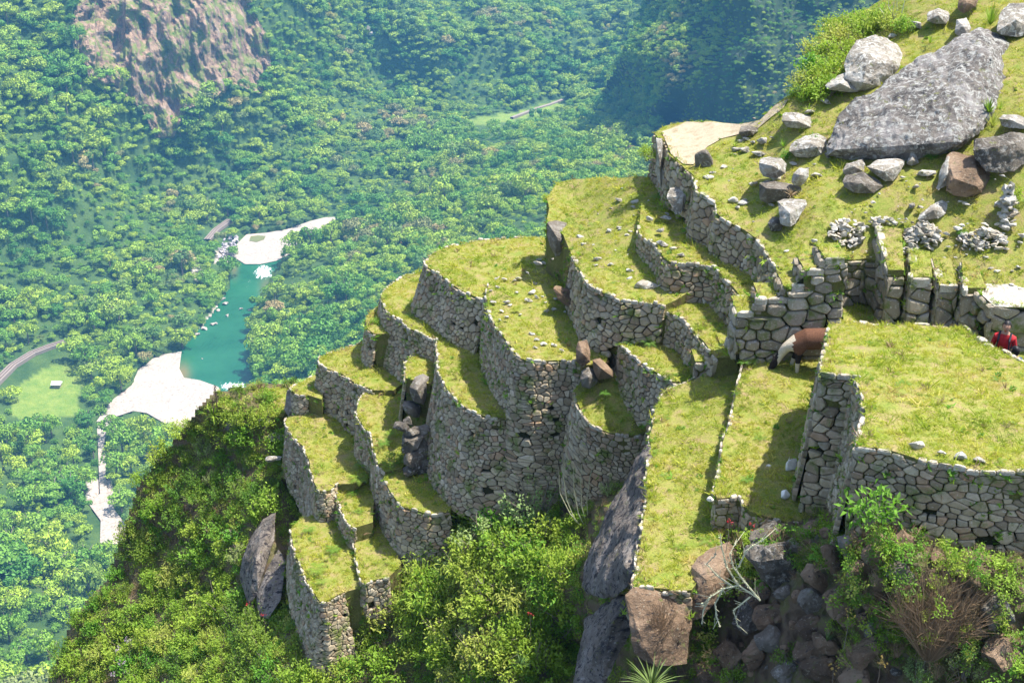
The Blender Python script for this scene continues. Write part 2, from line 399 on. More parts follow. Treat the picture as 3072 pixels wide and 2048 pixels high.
FIELD = [(28,1235),(50,1160),(130,1105),(200,1090),(262,1108),(250,1150),(232,1200),(240,1240),(170,1255),(110,1250),(60,1262)]
FIELD2 = [(1380,370),(1430,352),(1560,335),(1680,300),(1700,312),(1600,350),(1480,375)]
BARE = [[(575,780),(596,760),(600,790),(590,840),(580,835)], [(690,730),(655,745),(640,790),(690,795),(700,770)], [(600,990),(640,930),(672,900),(676,915),(640,965),(600,1010)], [(265,1440),(330,1440),(360,1500),(300,1520),(255,1500)]]
CLIFF = [(262,-80),(800,-80),(745,20),(800,110),(812,200),(780,280),(700,250),(640,300),(560,330),(520,410),(470,415),(430,330),(340,250),(290,260),(235,190),(215,80)]
TRACK1 = [(-60,1200),(0,1140),(40,1100),(98,1064),(150,1044),(196,1030)]
TRACK2 = [(622,724),(648,694),(690,664)]
ROAD = [(1535,358),(1570,345),(1610,330),(1650,318),(1690,303)]
def grid_sheet(sheet, x0, x1, y0, y1, step, mod=None, keep=None):
    xs = np.arange(x0, x1+1, step); ys = np.arange(y0, y1+1, step)
    Q = np.array([(x, y) for y in ys for x in xs], float); P = sheet.pts(Q)
    if mod is not None: P = mod(Q, P)
    nx = len(xs); F = []
    kp = np.ones(len(Q), bool) if keep is None else keep(Q)
    for j in range(len(ys)-1):
        for i in range(nx-1):
            a = j*nx+i
            if kp[a] or kp[a+1] or kp[a+nx] or kp[a+nx+1]: F.append((a, a+nx, a+nx+1, a+1))
    return Q, P, F
def grow(poly, k):
    cx = sum(p[0] for p in poly)/len(poly); cy = sum(p[1] for p in poly)/len(poly)
    return [(cx+(p[0]-cx)*k, cy+(p[1]-cy)*k) for p in poly]
def valley_mod(Q, P):
    wet = inside(Q, grow(RIV, 1.12)) | inside(Q, grow(G1, 1.1)) | inside(Q, G2)
    cl = inside(Q, CLIFF); d = np.linalg.norm(P, axis=1)
    for i in range(len(Q)):
        if wet[i]:
            P[i] = up(Q[i][0], Q[i][1], RIVER_Z-2.0)
        else:
            p = Vector(P[i]); k = 0.0
            if p.z > -412: k = (fbm(p/75.0, 5)*13+15*noise.noise(Vector((p.x/55, p.y/60, p.z/240)))+26*noise.noise(Vector((p.x/130+4, p.y/150, p.z/400))))*min(1, (p.z+412)/25)
            if cl[i]:
                r1 = 1.5*noise.noise(Vector((p.x/7.0, p.y/40, p.z/60.0))); r2 = noise.noise(Vector((p.x/25.0+9, 0, p.z/120.0)))
                r3 = fbm(Vector((p.x/14.0, p.y/14, p.z/22.0)), 4)
                k += r1*9+r2*14+r3*8+3*noise.noise(Vector((p.x/3.5, p.y/8, p.z/16.0)))
                if 285 < Q[i][0] < 375 and Q[i][1] < 205-0.2*(Q[i][0]-285): k -= 26*math.sin((Q[i][0]-285)/90*math.pi)**.5
            P[i] = np.array(p*(1-k/d[i]))
    return P
Qv, Pv, Fv = grid_sheet(valley, -420, 2500, -160, 2320, 9, valley_mod, lambda Q: ((Q[:, 0] < 1990) | (Q[:, 1] > 560)) & ((Q[:, 0] < 2010) | (Q[:, 1] < 900)))
m, t, b = newmat('valley_ground'); P_ = pos(t)
vc = t.nodes.new('ShaderNodeVertexColor'); vc.layer_name = 'cover'
sp = t.nodes.new('ShaderNodeSeparateColor'); t.links.new(vc.outputs[0], sp.inputs[0])
gnd = ramp(t, noi(t, 0.05, 6, 0.7, P_), [(0.35, (0.03, 0.08, 0.02)), (0.6, (0.08, 0.14, 0.03))])
mp = t.nodes.new('ShaderNodeMapping'); t.links.new(P_, mp.inputs[0]); mp.inputs['Scale'].default_value = (1, 1, 0.3)
rk = ramp(t, noi(t, 0.11, 8, 0.75, mp.outputs[0]), [(0.36, (0.07, 0.06, 0.06)), (0.46, (0.24, 0.15, 0.10)), (0.54, (0.40, 0.27, 0.17)), (0.66, (0.22, 0.19, 0.17))])
rk = mix(t, thresh(t, noi(t, 0.07, 7, 0.75, P_), 0.49, 0.54), rk, (0.17, 0.20, 0.045))
fld = ramp(t, noi(t, 0.12, 5, 0.7, P_), [(0.3, (0.12, 0.22, 0.03)), (0.7, (0.26, 0.32, 0.06))])
br = ramp(t, noi(t, 0.3, 5, 0.7, P_), [(0.35, (0.40, 0.32, 0.26)), (0.65, (0.62, 0.55, 0.47))])
c1 = mix(t, sp.outputs[0], gnd, rk); c1 = mix(t, sp.outputs[1], c1, fld); c1 = mix(t, sp.outputs[2], c1, br)
t.links.new(c1, b.inputs['Base Color']); bump(t, b, noi(t, 0.3, 8, 0.75, P_), 0.8, 3.0)
me = mkmesh('valley_terrain', Pv, Fv, m, True)
ca = me.color_attributes.new('cover', 'FLOAT_COLOR', 'POINT'); cc = np.zeros((len(Qv), 4), np.float32); cc[:, 3] = 1
cc[inside(Qv, CLIFF), 0] = 1; cc[inside(Qv, FIELD) | inside(Qv, FIELD2), 1] = 1
for q in BARE: cc[inside(Qv, q), 2] = 1
ca.data.foreach_set('color', cc.ravel())
tag(link('valley_terrain', me), 'wooded far side and floor of the deep valley with a bare reddish cliff', 'valley', kind='structure')
Qc, Pc, Fc = grid_sheet(valley, 205, 825, -84, 424, 4, valley_mod, lambda Q: inside(Q, CLIFF))
Pc = Pc*0.9975; mec = mkmesh('cliff_face', Pc, Fc, m, False); ca = mec.color_attributes.new('cover', 'FLOAT_COLOR', 'POINT')
cc = np.zeros((len(Qc), 4), np.float32); cc[:, 0] = 1; cc[:, 3] = 1; ca.data.foreach_set('color', cc.ravel())
tag(link('cliff_face', mec), 'bare reddish grey cliff with a dark vertical cleft on the far mountainside', 'cliff', kind='structure')
def raise_px(poly, z, name, mat, label, cat, kind='structure'):
    V = [up(x, y, z) for x, y in poly]; me = mkmesh(name, V, [tuple(range(len(V)))], mat)
    if me.polygons[0].normal.z < 0: me.flip_normals()
    return tag(link(name, me), label, cat, kind=kind)
# river
m, t, b = newmat('river_water'); P_ = pos(t)
deep = ramp(t, noi(t, 0.03, 4, 0.6, P_), [(0.3, (0.008, 0.085, 0.04)), (0.7, (0.022, 0.13, 0.06))])
cx = t.nodes.new('ShaderNodeVertexColor'); cx.layer_name = 'foam'; s2 = t.nodes.new('ShaderNodeSeparateColor'); t.links.new(cx.outputs[0], s2.inputs[0])
mp = t.nodes.new('ShaderNodeMapping'); t.links.new(P_, mp.inputs[0]); mp.inputs['Scale'].default_value = (1, 0.35, 1)
fo = noi(t, 0.35, 7, 0.75, mp.outputs[0], 0.5)
ad = t.nodes.new('ShaderNodeMath'); ad.operation = 'ADD'; ml = t.nodes.new('ShaderNodeMath'); ml.operation = 'MULTIPLY_ADD'
t.links.new(s2.outputs[0], ml.inputs[0]); ml.inputs[1].default_value = 0.5; ml.inputs[2].default_value = -0.36
t.links.new(fo, ad.inputs[0]); t.links.new(ml.outputs[0], ad.inputs[1])
col = mix(t, s2.outputs[1], deep, (0.16, 0.13, 0.05)); col = mix(t, thresh(t, ad.outputs[0], 0.52, 0.60), col, (0.8, 0.85, 0.85))
t.links.new(col, b.inputs['Base Color']); b.inputs['Roughness'].default_value = 0.25; b.inputs['Specular IOR Level'].default_value = 0.4
bump(t, b, fo, 0.25, 0.6)
rq = [(x, y) for y in range(730, 1231, 6) for x in range(480, 900, 6)]
RB = grow(RIV, 1.06); ins = inside(rq, RB); ix = {q: i for i, q in enumerate(rq)}
V = [up(x, y, RIVER_Z) for x, y in rq]; F = []
for (x, y), i in ix.items():
    if (x+6, y+6) in ix and (ins[i] or ins[ix[(x+6, y)]] or ins[ix[(x, y+6)]] or ins[ix[(x+6, y+6)]]):
        F.append((i, ix[(x, y+6)], ix[(x+6, y+6)], ix[(x+6, y)]))
me = mkmesh('river', V, F, m); ca = me.color_attributes.new('foam', 'FLOAT_COLOR', 'POINT')
def gsp(x, y, cx, cy, rx, ry): return math.exp(-(((x-cx)/rx)**2+((y-cy)/ry)**2))
fm = np.array([(max(gsp(x, y, 790, 815, 45, 38), gsp(x, y, 705, 1160, 75, 22), 0.55*gsp(x, y, 745, 860, 30, 60)), max(gsp(x, y, 548, 1120, 22, 30), 0.8*gsp(x, y, 702, 800, 12, 30), 0.7*gsp(x, y, 800, 870, 20, 40)), 0, 1) for x, y in rq], np.float32)
ca.data.foreach_set('color', fm.ravel())
tag(link('river', me), 'green river pool curving between gravel bars with white rapids', 'river', kind='structure')
m_grav, t, b = newmat('river_gravel'); P_ = pos(t)
c_ = ramp(t, noi(t, 0.6, 6, 0.8, P_), [(0.3, (0.16, 0.13, 0.10)), (0.48, (0.36, 0.31, 0.26)), (0.7, (0.47, 0.42, 0.36))])
c_ = mix(t, thresh(t, noi(t, 0.03, 4, 0.7, P_), 0.55, 0.65), c_, (0.52, 0.40, 0.31))
t.links.new(c_, b.inputs['Base Color']); bump(t, b, noi(t, 0.9, 5, 0.8, P_), 0.7, 0.5)
raise_px(G1, RIVER_Z+0.5, 'gravel_bar', m_grav, 'pale gravel bar upstream of the river pool', 'gravel bar')
raise_px(G2, RIVER_Z+0.7, 'gravel_bar', m_grav, 'long white gravel bar beside the lower end of the river pool', 'gravel bar')
mm, t, b = newmat('pool_water'); b.inputs['Base Color'].default_value = (0.16, 0.17, 0.07, 1); b.inputs['Roughness'].default_value = 0.3
raise_px([(748,722),(752,708),(775,706),(797,708),(792,718),(770,726)], RIVER_Z+0.75, 'pond', mm, 'small olive pool in the upper gravel bar', 'pond')
# lines of rails
def strip(pxs, off, width, name, mat, label, cat, z=None):
    L = []; pts = [(valley(x, y) if z is None else up(x, y, z)) for x, y in pxs]
    fine = []
    for i in range(len(pts)-1):
        for k in range(8): fine.append(pts[i].lerp(pts[i+1], k/8))
    fine.append(pts[-1]); V, F = [], []
    for i, p in enumerate(fine):
        d = (fine[min(i+1, len(fine)-1)]-fine[max(0, i-1)]); s = Vector((-d.y, d.x, 0)).normalized()*width/2
        V += [p-s+Vector((0, 0, off)), p+s+Vector((0, 0, off)), p-s+Vector((0, 0, off-3)), p+s+Vector((0, 0, off-3))]
        if i:
            a = 4*(i-1); F += [(a, a+1, a+5, a+4), (a, a+4, a+6, a+2), (a+1, a+3, a+7, a+5)]
    return V, F, fine
m_bal = flat('ballast', (0.27, 0.22, 0.19)); m_rail = flat('rail_steel', (0.16, 0.12, 0.10), 0.5)
for pxs, lb, n_ in ((TRACK1, 'single railway line curving round the meadow in the valley bottom', 1), (TRACK2, 'short visible stretch of railway line above the river bank', 1)):
    V, F, fine = strip(pxs, 2.2, 6.0, 'railway_track', m_bal, '', '')
    tr = tag(link('railway_track', mkmesh('railway_track', V, F, m_bal)), lb, 'railway')
    for sgn in (-1, 1):
        V, F = [], []
        for i, p in enumerate(fine):
            d = (fine[min(i+1, len(fine)-1)]-fine[max(0, i-1)]); s = Vector((-d.y, d.x, 0)).normalized()
            q = p+s*sgn*1.2+Vector((0, 0, 2.2)); w_ = s*0.35; V += [q-w_, q-w_+Vector((0, 0, .4)), q+w_+Vector((0, 0, .4)), q+w_]
            if i: a = 4*(i-1); F += [(a, a+1, a+5, a+4), (a+1, a+2, a+6, a+5), (a+2, a+3, a+7, a+6)]
        link('rail', mkmesh('rail', V, F, m_rail), tr)
V, F, fine = strip(ROAD, 2.5, 4.0, '', None, '', '')
tag(link('road', mkmesh('road', V, F, m_bal)), 'pale dirt road on the distant valley floor', 'road', kind='structure')
# hut on the meadow
p = valley(172, 1160); hut = tag(empty('hut', p), 'tiny white roofed hut on the bright meadow by the river', 'hut')
mw = flat('white_metal_roof', (0.8, 0.8, 0.78)); mwall = flat('hut_wall', (0.35, 0.28, 0.2))
def boxmesh(name, x, y, z, mat, c=(0, 0, 0)):
    V = [Vector((c[0]+sx*x/2, c[1]+sy*y/2, c[2]+sz*z/2)) for sx in (-1, 1) for sy in (-1, 1) for sz in (-1, 1)]
    return mkmesh(name, V, [(0, 1, 3, 2), (4, 6, 7, 5), (0, 4, 5, 1), (2, 3, 7, 6), (0, 2, 6, 4), (1, 5, 7, 3)], mat)
link('wall', boxmesh('wall', 5, 4, 3, mwall, (0, 0, 1.5)), hut)
V = [Vector(v) for v in ((-3.4,-3,2.9),(3.4,-3,2.9),(3.4,3,2.9),(-3.4,3,2.9),(-3.4,0,4.6),(3.4,0,4.6))]
link('roof', mkmesh('roof', V, [(0,1,5,4),(2,3,4,5),(0,4,3),(1,2,5),(0,3,2,1)], mw), hut)

# steep mountain spur at the right, nearer than the far hillside
spur = Sheet([(1790,310,-404),(1850,290,-390),(1700,420,-380),(1860,200,0,1330),(1930,60,0,1350),(1960,-80,0,1370),(1990,150,0,1150),(2060,0,0,1200),
 (2150,100,0,1130),(2110,-80,0,1220),(2040,260,0,1110),(1950,330,0,1180),(2000,400,-345),(1900,420,-365),(2180,300,0,1010),(2200,0,0,1080),(2240,180,0,1010),(2260,400,0,970),
 (2350,0,0,1060),(2350,200,0,1000),(2400,400,0,930),(2500,0,0,1040),(2500,300,0,930),(2700,0,0,1000),(2700,400,0,860),(2900,-80,0,980),(2300,-100,0,1090),(2600,-100,0,1050),(2200,600,0,940),(2300,500,0,935),(1900,600,-310),(2600,700,0,850)], 1e-5)
SP_DARK = [[(2120,-80),(2200,20),(2150,150),(2100,250),(2040,330),(2060,420),(2330,420),(2800,300),(2800,-80)], [(1935,-20),(1900,110),(1850,210),(1790,310),(1850,315),(1905,200),(1930,80)], [(1990,130),(2080,110),(2100,170),(2020,240),(1960,240)]]
def spur_mod(Q, P):
    d = np.linalg.norm(P, axis=1); dk = [inside(Q, q) for q in SP_DARK]
    for i in range(len(Q)):
        p = Vector(P[i]); ln = (Q[i][0]+0.45*Q[i][1])
        k = fbm(p/60.0, 5)*16+24*noise.noise(Vector((ln/95.0, Q[i][1]/400.0, 3.3)))
        if dk[0][i]: k += 7*noise.noise(Vector((p.x/9, p.y/40, p.z/50)))-4
        if dk[1][i] or dk[2][i]: k -= 10
        P[i] = np.array(p*(1-k/d[i]))
    return P
SPD = [(1780,325),(1850,215),(1925,60),(1965,-130),(2850,-130),(2850,500),(2350,560),(2000,560),(1800,480),(1740,380)]
Qs, Ps, Fs = grid_sheet(spur, 1690, 2860, -130, 570, 10, spur_mod, lambda Q: inside(Q, SPD))
m_sp, t, b = newmat('spur_ground'); P_ = pos(t)
sg = ramp(t, noi(t, 0.05, 6, 0.7, P_), [(0.35, (0.025, 0.055, 0.02)), (0.6, (0.06, 0.10, 0.03))])
mp = t.nodes.new('ShaderNodeMapping'); t.links.new(P_, mp.inputs[0]); mp.inputs['Scale'].default_value = (1, 1, 0.2)
sg = mix(t, thresh(t, noi(t, 0.08, 7, 0.75, mp.outputs[0]), 0.60, 0.66), sg, (0.22, 0.20, 0.20))
t.links.new(sg, b.inputs['Base Color']); bump(t, b, noi(t, 0.4, 8, 0.8, P_), 1.0, 3.0)
tag(link('mountain_spur', mkmesh('mountain_spur', Ps, Fs, m_sp, True)), 'steep dark mountain spur dropping to the valley behind the ruins', 'mountain', kind='structure')

# ---------------------------------------------------------------- forest
def tris(F):
    T = []
    for f in F:
        for k in range(1, len(f)-1): T.append((f[0], f[k], f[k+1]))
    return T
crowns = [crown_mesh('tree_crown', 6.0, 8.5, nb, 820, 0.58, M_FOREST, fl) for nb, fl in ((9, .7), (16, .6), (6, .85), (20, .5), (11, .95), (8, .6))]
palmy = [shrub_mesh('broad_leaf_crown', 3.4, 5, 26, 300, 1.6, 0.8, M_FOREST, 0.4)[0]]
NO = [RIV, G1, G2, FIELD, FIELD2]
def clear(q, pad=1.0):
    k = np.zeros(len(q), bool)
    for poly in NO+BARE: k |= inside(q, poly)
    for line in (TRACK1, TRACK2, ROAD):
        for i in range(len(line)-1):
            a = np.array(line[i], float); bb = np.array(line[i+1], float); ab = bb-a
            tt = np.clip(((q-a)@ab)/(ab@ab), 0, 1); dd = np.linalg.norm(q-a-tt[:, None]*ab, axis=1); k |= dd < 15
    return k
# valley trees
Tv = np.array(tris(Fv)); pv, nv = sample_tris(Pv, Tv, 1/38.0)
q3 = proj_np(pv); q = q3[:, :2]
ok = (q[:, 0] > -330) & (q[:, 0] < 2020) & (q[:, 1] > -140) & (q[:, 1] < 2230)
ok &= ~((q[:, 0] > 900) & (q[:, 1] > 1350)) & ~((q[:, 0] > 1750) & (q[:, 1] > 620))
tops = q+np.array([0, -17.0]); tops2 = q+np.array([0, -30.0]); ok &= ~(clear(q) | clear(tops) | (clear(tops2) & (NR.random(len(q)) < .75)))
low = (q[:, 0] < 430) & (q[:, 1] > 1000)
for off in (-26, -38, -50): ok &= ~(low & clear(q+np.array([0, off])))
cl = inside(q, CLIFF); ok &= ~(cl & (NR.random(len(q)) < 0.93))
pv, nv, q3, cl = pv[ok], nv[ok], q3[ok], cl[ok]
# thin to a natural spacing
def thin(P, rad):
    cell = {}; keep = []
    for i in range(len(P)):
        c = (int(P[i][0]//rad), int(P[i][1]//rad), int(P[i][2]//rad)); r_ = rad
        good = True
        for dx in (-1, 0, 1):
            for dy in (-1, 0, 1):
                for dz in (-1, 0, 1):
                    for j in cell.get((c[0]+dx, c[1]+dy, c[2]+dz), ()):
                        if (P[i][0]-P[j][0])**2+(P[i][1]-P[j][1])**2+(P[i][2]-P[j][2])**2 < r_*r_: good = False; break
                    if not good: break
                if not good: break
            if not good: break
        if good: cell.setdefault(c, []).append(i); keep.append(i)
    return keep
kp = thin(pv, 6.8); ks = set(kp); fill = [i for i in range(len(pv)) if i not in ks]; R.shuffle(fill); fill = fill[:int(len(kp)*.75)]
nbig = len(kp); kp = kp+fill; pv, q3, cl = pv[kp], q3[kp], cl[kp]
# patch-wise size: some stands of big crowns, some of low scrub
sz = np.array([0.85+0.9*max(-0.55, noise.noise(Vector(p)/60.0))+R.random()**3*1.0 for p in pv])
sz[nbig:] *= 0.5; sz[cl] *= 0.4
sz = np.where((q3[:, 0] < 330) & (q3[:, 1] > 1230) & (q3[:, 1] < 1480), sz*0.85, sz)   # banana-like growth by the meadow
# the 280 trees that show largest become trees of their own
area = (sz/q3[:, 2])*1000; inview = (q3[:, 0] > 10) & (q3[:, 0] < 1900) & (q3[:, 1] > 10) & (q3[:, 1] < 2040)
hidden = inside(q3[:, :2], [(170,2060),(400,1600),(520,1330),(660,1170),(1000,1000),(1140,850),(1260,730),(1640,700),(1640,560),(1960,520),(1960,380),(2400,250),(2600,2100)])
order = np.argsort(-(area*inview*~hidden)); big = set(order[:270].tolist())
trunks = [trunk_mesh('tree_trunk', 9, 0.35, M_BARK, 3.0) for _ in range(3)]
def zone(x, y):
    if y > 1450: return 'forest tree low on the valley floor below the bushy near slope', 'trees on the valley floor'
    if x > 800 and y < 520: return 'forest tree on the distant slopes at the head of the valley', 'trees on the distant slopes'
    if x > 700: return 'forest tree on the wooded slope between the river and the terraces', 'trees on the near river bank slope'
    if y < 420: return 'forest tree high on the mountainside around the bare cliff', 'trees around the cliff'
    if y > 1150: return 'forest tree beside the white gravel bar and meadow', 'trees by the meadow'
    return 'forest tree on the far bank hillside above the green river', 'trees on the far bank hillside'
for i in big:
    lb, gr = zone(q3[i, 0], q3[i, 1]); s = sz[i]; sx_ = 'broad crowned' if s > 1.45 else ('medium sized' if s > 1.2 else 'smaller'); lb = sx_+' '+lb; gr = sx_+' '+gr
    tr = tag(empty('forest_tree', pv[i], R.uniform(0, 6.28)), lb, 'tree', gr); tr.scale = (s, s, s*R.uniform(.9, 1.35))
    link('trunk', R.choice(trunks), tr); link('crown', R.choice(crowns), tr)
rest = np.array([i for i in range(len(pv)) if i not in big])
idx = NR.integers(0, 6, len(rest)); ban = (q3[rest, 0] < 330) & (q3[rest, 1] > 1230) & (q3[rest, 1] < 1500); idx[ban] = 6
scatter('forest', pv[rest], sz[rest], idx, crowns+palmy, 'dense rainforest canopy covering the valley sides', 'forest', tilt=0.2)
Ts = np.array(tris(Fs)); ps, ns = sample_tris(Ps, Ts, 1/12.0); qs = proj_np(ps)
dk = inside(qs[:, :2], SP_DARK[0]); ok = NR.random(len(ps)) < np.where(dk, 0.75, 0.9)
ps, qs, dk = ps[ok], qs[ok], dk[ok]; kp = thin(ps, 3.6); ps, dk = ps[kp], dk[kp]
ss = np.where(dk, 0.40, 0.75)*NR.uniform(.6, 1.3, len(ps))
scatter('spur_forest', ps, ss, NR.integers(0, 6, len(ps)), crowns, 'scrubby forest clinging to the steep mountain spur', 'forest', tilt=0.2)
# boulders along the banks, pale outcrops on the far slope
def hull_mesh(name, n=14, sq=(1, .8, .6), seed=0, mat=None, jag=0.0):
    rr = random.Random(seed); bm = bmesh.new()
    for i in range(n):
        v = Vector((rr.gauss(0, 1), rr.gauss(0, 1), rr.gauss(0, 1))).normalized()*rr.uniform(.82, 1.05)
        bm.verts.new((max(-.85, min(.85, v.x))*sq[0], max(-.85, min(.85, v.y))*sq[1], max(-.8, min(.75, v.z))*sq[2]))
    g = bmesh.ops.convex_hull(bm, input=bm.verts); bmesh.ops.delete(bm, geom=[x for x in g['geom_interior'] if isinstance(x, bmesh.types.BMVert)], context='VERTS')
    if jag: bmesh.ops.bevel(bm, geom=list(bm.edges), offset=jag, segments=1, affect='EDGES')
    bmesh.ops.recalc_face_normals(bm, faces=bm.faces)
    me = bpy.data.meshes.new(name); bm.to_mesh(me); bm.free()
    if mat: me.materials.append(mat)
    return me
riv_rock = [hull_mesh('river_rock', 13, (1, .8, .7), 40+i, m_grav) for i in range(4)]
for (x, y, s, lb) in [(677,910,3.6,'a'),(640,972,3.2,'a'),(612,985,3.5,'a'),(600,960,2.6,'a'),(628,948,2.4,'a'),(655,930,2.6,'a'),(670,896,2.6,'a'),(590,1003,3.2,'a'),
                      (722,926,2.2,'b'),(684,946,2.6,'b'),(748,930,1.6,'b'),(607,1075,1.0,'b'),(648,970,2,'a')]:
    o = link('river_rock', R.choice(riv_rock), None, up(x, y, RIVER_Z+s*.2)); o.scale = (s, s, s*.7); o.rotation_euler = (0, 0, R.uniform(0, 6))
    tag(o, 'pale boulder on the rocky left bank of the river' if lb == 'a' else 'small rock standing in the green water of the river', 'rock', 'boulders on the river bank' if lb == 'a' else 'rocks in the river')
m_lil = flat('grey_bank_rock', (0.42, 0.38, 0.40))
rr_ = [hull_mesh('bank_rock', 12, (1, .8, .7), 60+i, m_lil) for i in range(4)]
for k in range(60):
    x, y = R.uniform(655, 712), R.uniform(708, 775)
    if abs((x-655)*-0.9+770-y) > 34: continue
    s = R.uniform(1.6, 3.0); o = link('bank_rock', R.choice(rr_), None, up(x, y, RIVER_Z+1.5)); o.scale = (s, s, s); o.rotation_euler = (R.random(), R.random(), R.uniform(0, 6))
    tag(o, 'grey purple boulder of the rock bank beside the upper gravel bar', 'rock', 'boulders of the upper rock bank')
for (x, y, s) in [(1105,85,7),(1112,100,5),(1808,128,8),(1822,142,7),(1850,138,8),(1870,128,6),(1862,150,5),(1560,378,5),(1572,380,4),(1552,384,4),(2375,112,4)]:
    base = (spur if x > 2000 else valley)(x, y); o = link('pale_outcrop', R.choice(riv_rock), None, base*0.998); s *= .7; o.scale = (s, s*.6, s*1.2)
    o.rotation_euler = (0, 0, R.uniform(0, 6)); tag(o, 'pale bare rock outcrop among the distant trees', 'rock', 'pale outcrops on the far slopes')
# air
HZ = [(-1500, -250), (1500, -250), (1500, 2400), (-1500, 2400)]
V = [Vector((x, y, z)) for z in (-470, 14) for x, y in HZ]
mh = bpy.data.materials.new('valley_air'); mh.use_nodes = True; t = mh.node_tree
t.nodes.remove(t.nodes['Principled BSDF']); pvn = t.nodes.new('ShaderNodeVolumePrincipled'); pvn.inputs['Density'].default_value = 0.000125
pvn.inputs['Color'].default_value = (0.18, 0.55, 1.0, 1); pvn.inputs['Anisotropy'].default_value = 0.0
t.links.new(pvn.outputs[0], t.nodes['Material Output'].inputs['Volume'])
hz = link('haze', mkmesh('haze', V, [(0, 3, 2, 1), (4, 5, 6, 7), (0, 1, 5, 4), (1, 2, 6, 5), (2, 3, 7, 6), (3, 0, 4, 7)], mh))
tag(hz, 'thin blue air filling the valley', 'haze', kind='stuff')

# ================================================================ THE TERRACES
GRASS_P = []; GRASS_N = []          # where turf grows
FOOT_P = []                          # ferny growth along wall feet
def resample(pts, step):
    out = [pts[0]]
    for i in range(len(pts)-1):
        a, b_ = pts[i], pts[i+1]; n = max(1, int((b_-a).length/step))
        for k in range(1, n+1): out.append(a.lerp(b_, k/n))
    return out
def clip(poly, nx, ny, c):
    out = []; n = len(poly)
    for i in range(n):
        a = poly[i]; b_ = poly[(i+1) % n]; da = a[0]*nx+a[1]*ny-c; db = b_[0]*nx+b_[1]*ny-c
        if da <= 0: out.append(a)
        if (da < 0 < db) or (db < 0 < da):
            k = da/(da-db); out.append((a[0]+(b_[0]-a[0])*k, a[1]+(b_[1]-a[1])*k))
    return out
def cells(S, Hf, Hmax, sw, sh, big=0.12):
    """irregular rubble masonry: cells of a jittered, coursed pattern; Hf(s) = local wall height"""
    seeds = []; y = -sh*0.5; row = 0
    while y < Hmax+sh:
        x = -sw+R.random()*sw
        while x < S+sw:
            wv = sw*R.choice((0.45, 0.6, 0.8, 1.0, 1.2, 1.5, 1.9))
            seeds.append((x+wv/2, y+R.uniform(-.36, .36)*sh, wv/sw)); x += wv
        y += sh*R.uniform(0.85, 1.15); row += 1
    k = int(len(seeds)*big); kill = set()
    gx = {}
    for i, s in enumerate(seeds): gx.setdefault((int(s[0]//(sw*2)), int(s[1]//(sh*2))), []).append(i)
    for i in R.sample(range(len(seeds)), k):         # drop neighbours of a few seeds so that those stones grow large
        if i in kill: continue
        s = seeds[i]; c = (int(s[0]//(sw*2)), int(s[1]//(sh*2)))
        for dx in (-1, 0, 1):
            for dy in (-1, 0, 1):
                for j in gx.get((c[0]+dx, c[1]+dy), ()):
                    if j != i and abs(seeds[j][0]-s[0]) < sw*.95 and abs(seeds[j][1]-s[1]) < sh*1.15: kill.add(j)
    seeds = [s for i, s in enumerate(seeds) if i not in kill]; gx = {}
    for i, s in enumerate(seeds): gx.setdefault((int(s[0]//(sw*2)), int(s[1]//(sh*2))), []).append(i)
    ax, ay = 1/sw, 1/sh; res = []
    for i, s in enumerate(seeds):
        if not (-sw*.6 < s[0] < S+sw*.6) or not (-sh*.2 < s[1] < Hf(s[0])+sh*.2): continue
        X, Y = s[0]*ax, s[1]*ay; P = [(X-1.6, Y-1.5), (X+1.6, Y-1.5), (X+1.6, Y+1.5), (X-1.6, Y+1.5)]
        c = (int(s[0]//(sw*2)), int(s[1]//(sh*2)))
        for dx in (-2, -1, 0, 1, 2):
            for dy in (-2, -1, 0, 1, 2):
                for j in gx.get((c[0]+dx, c[1]+dy), ()):
                    if j == i: continue
                    q = seeds[j]; QX, QY = q[0]*ax, q[1]*ay; nx, ny = QX-X, QY-Y; l2 = nx*nx+ny*ny
                    if l2 > 10: continue
                    P = clip(P, nx, ny, (QX*QX+QY*QY-X*X-Y*Y)/2)
                    if len(P) < 3: break
                if len(P) < 3: break
            if len(P) < 3: break
        if len(P) >= 3:
            res.append([(p[0]/ax, p[1]/ay) for p in P])
    return res
def chaikin(P, k=0.15):
    out = []
    for i in range(len(P)):
        a, b_ = P[i], P[(i+1) % len(P)]
        if (a[0]-b_[0])**2+(a[1]-b_[1])**2 < 4e-4: out.append(((a[0]+b_[0])/2, (a[1]+b_[1])/2)); continue
        out.append((a[0]*(1-k)+b_[0]*k, a[1]*(1-k)+b_[1]*k)); out.append((a[0]*k+b_[0]*(1-k), a[1]*k+b_[1]*(1-k)))
    return out
def stone_from_cell(P, fmap, gap, depth, soft):
    cx = sum(p[0] for p in P)/len(P); cy = sum(p[1] for p in P)/len(P)
    if soft: P = chaikin(P)
    r = max(1e-3, sum(math.hypot(p[0]-cx, p[1]-cy) for p in P)/len(P))
    k = max(0.3, 1-gap/r); n = len(P); V = []
    tx, ty = R.uniform(-.12, .12), R.uniform(-.12, .12); pr = R.uniform(.0, 1.0)*depth
    for p in P: V.append(fmap(cx+(p[0]-cx)*k, cy+(p[1]-cy)*k, -0.06))
    for p in P:
        dx, dy = (p[0]-cx)*k*.97, (p[1]-cy)*k*.97; V.append(fmap(cx+dx, cy+dy, pr*.5+depth*.2+tx*dx+ty*dy))
    for p in P:
        dx, dy = (p[0]-cx)*k*.72, (p[1]-cy)*k*.72; V.append(fmap(cx+dx, cy+dy, pr+depth*.55+tx*dx+ty*dy+R.uniform(-.1, .1)*depth))
    F = []
    for i in range(n):
        j = (i+1) % n; F += [(i, j, n+j, n+i), (n+i, n+j, 2*n+j, 2*n+i)]
    F.append(tuple(range(2*n, 3*n)))
    return V, F
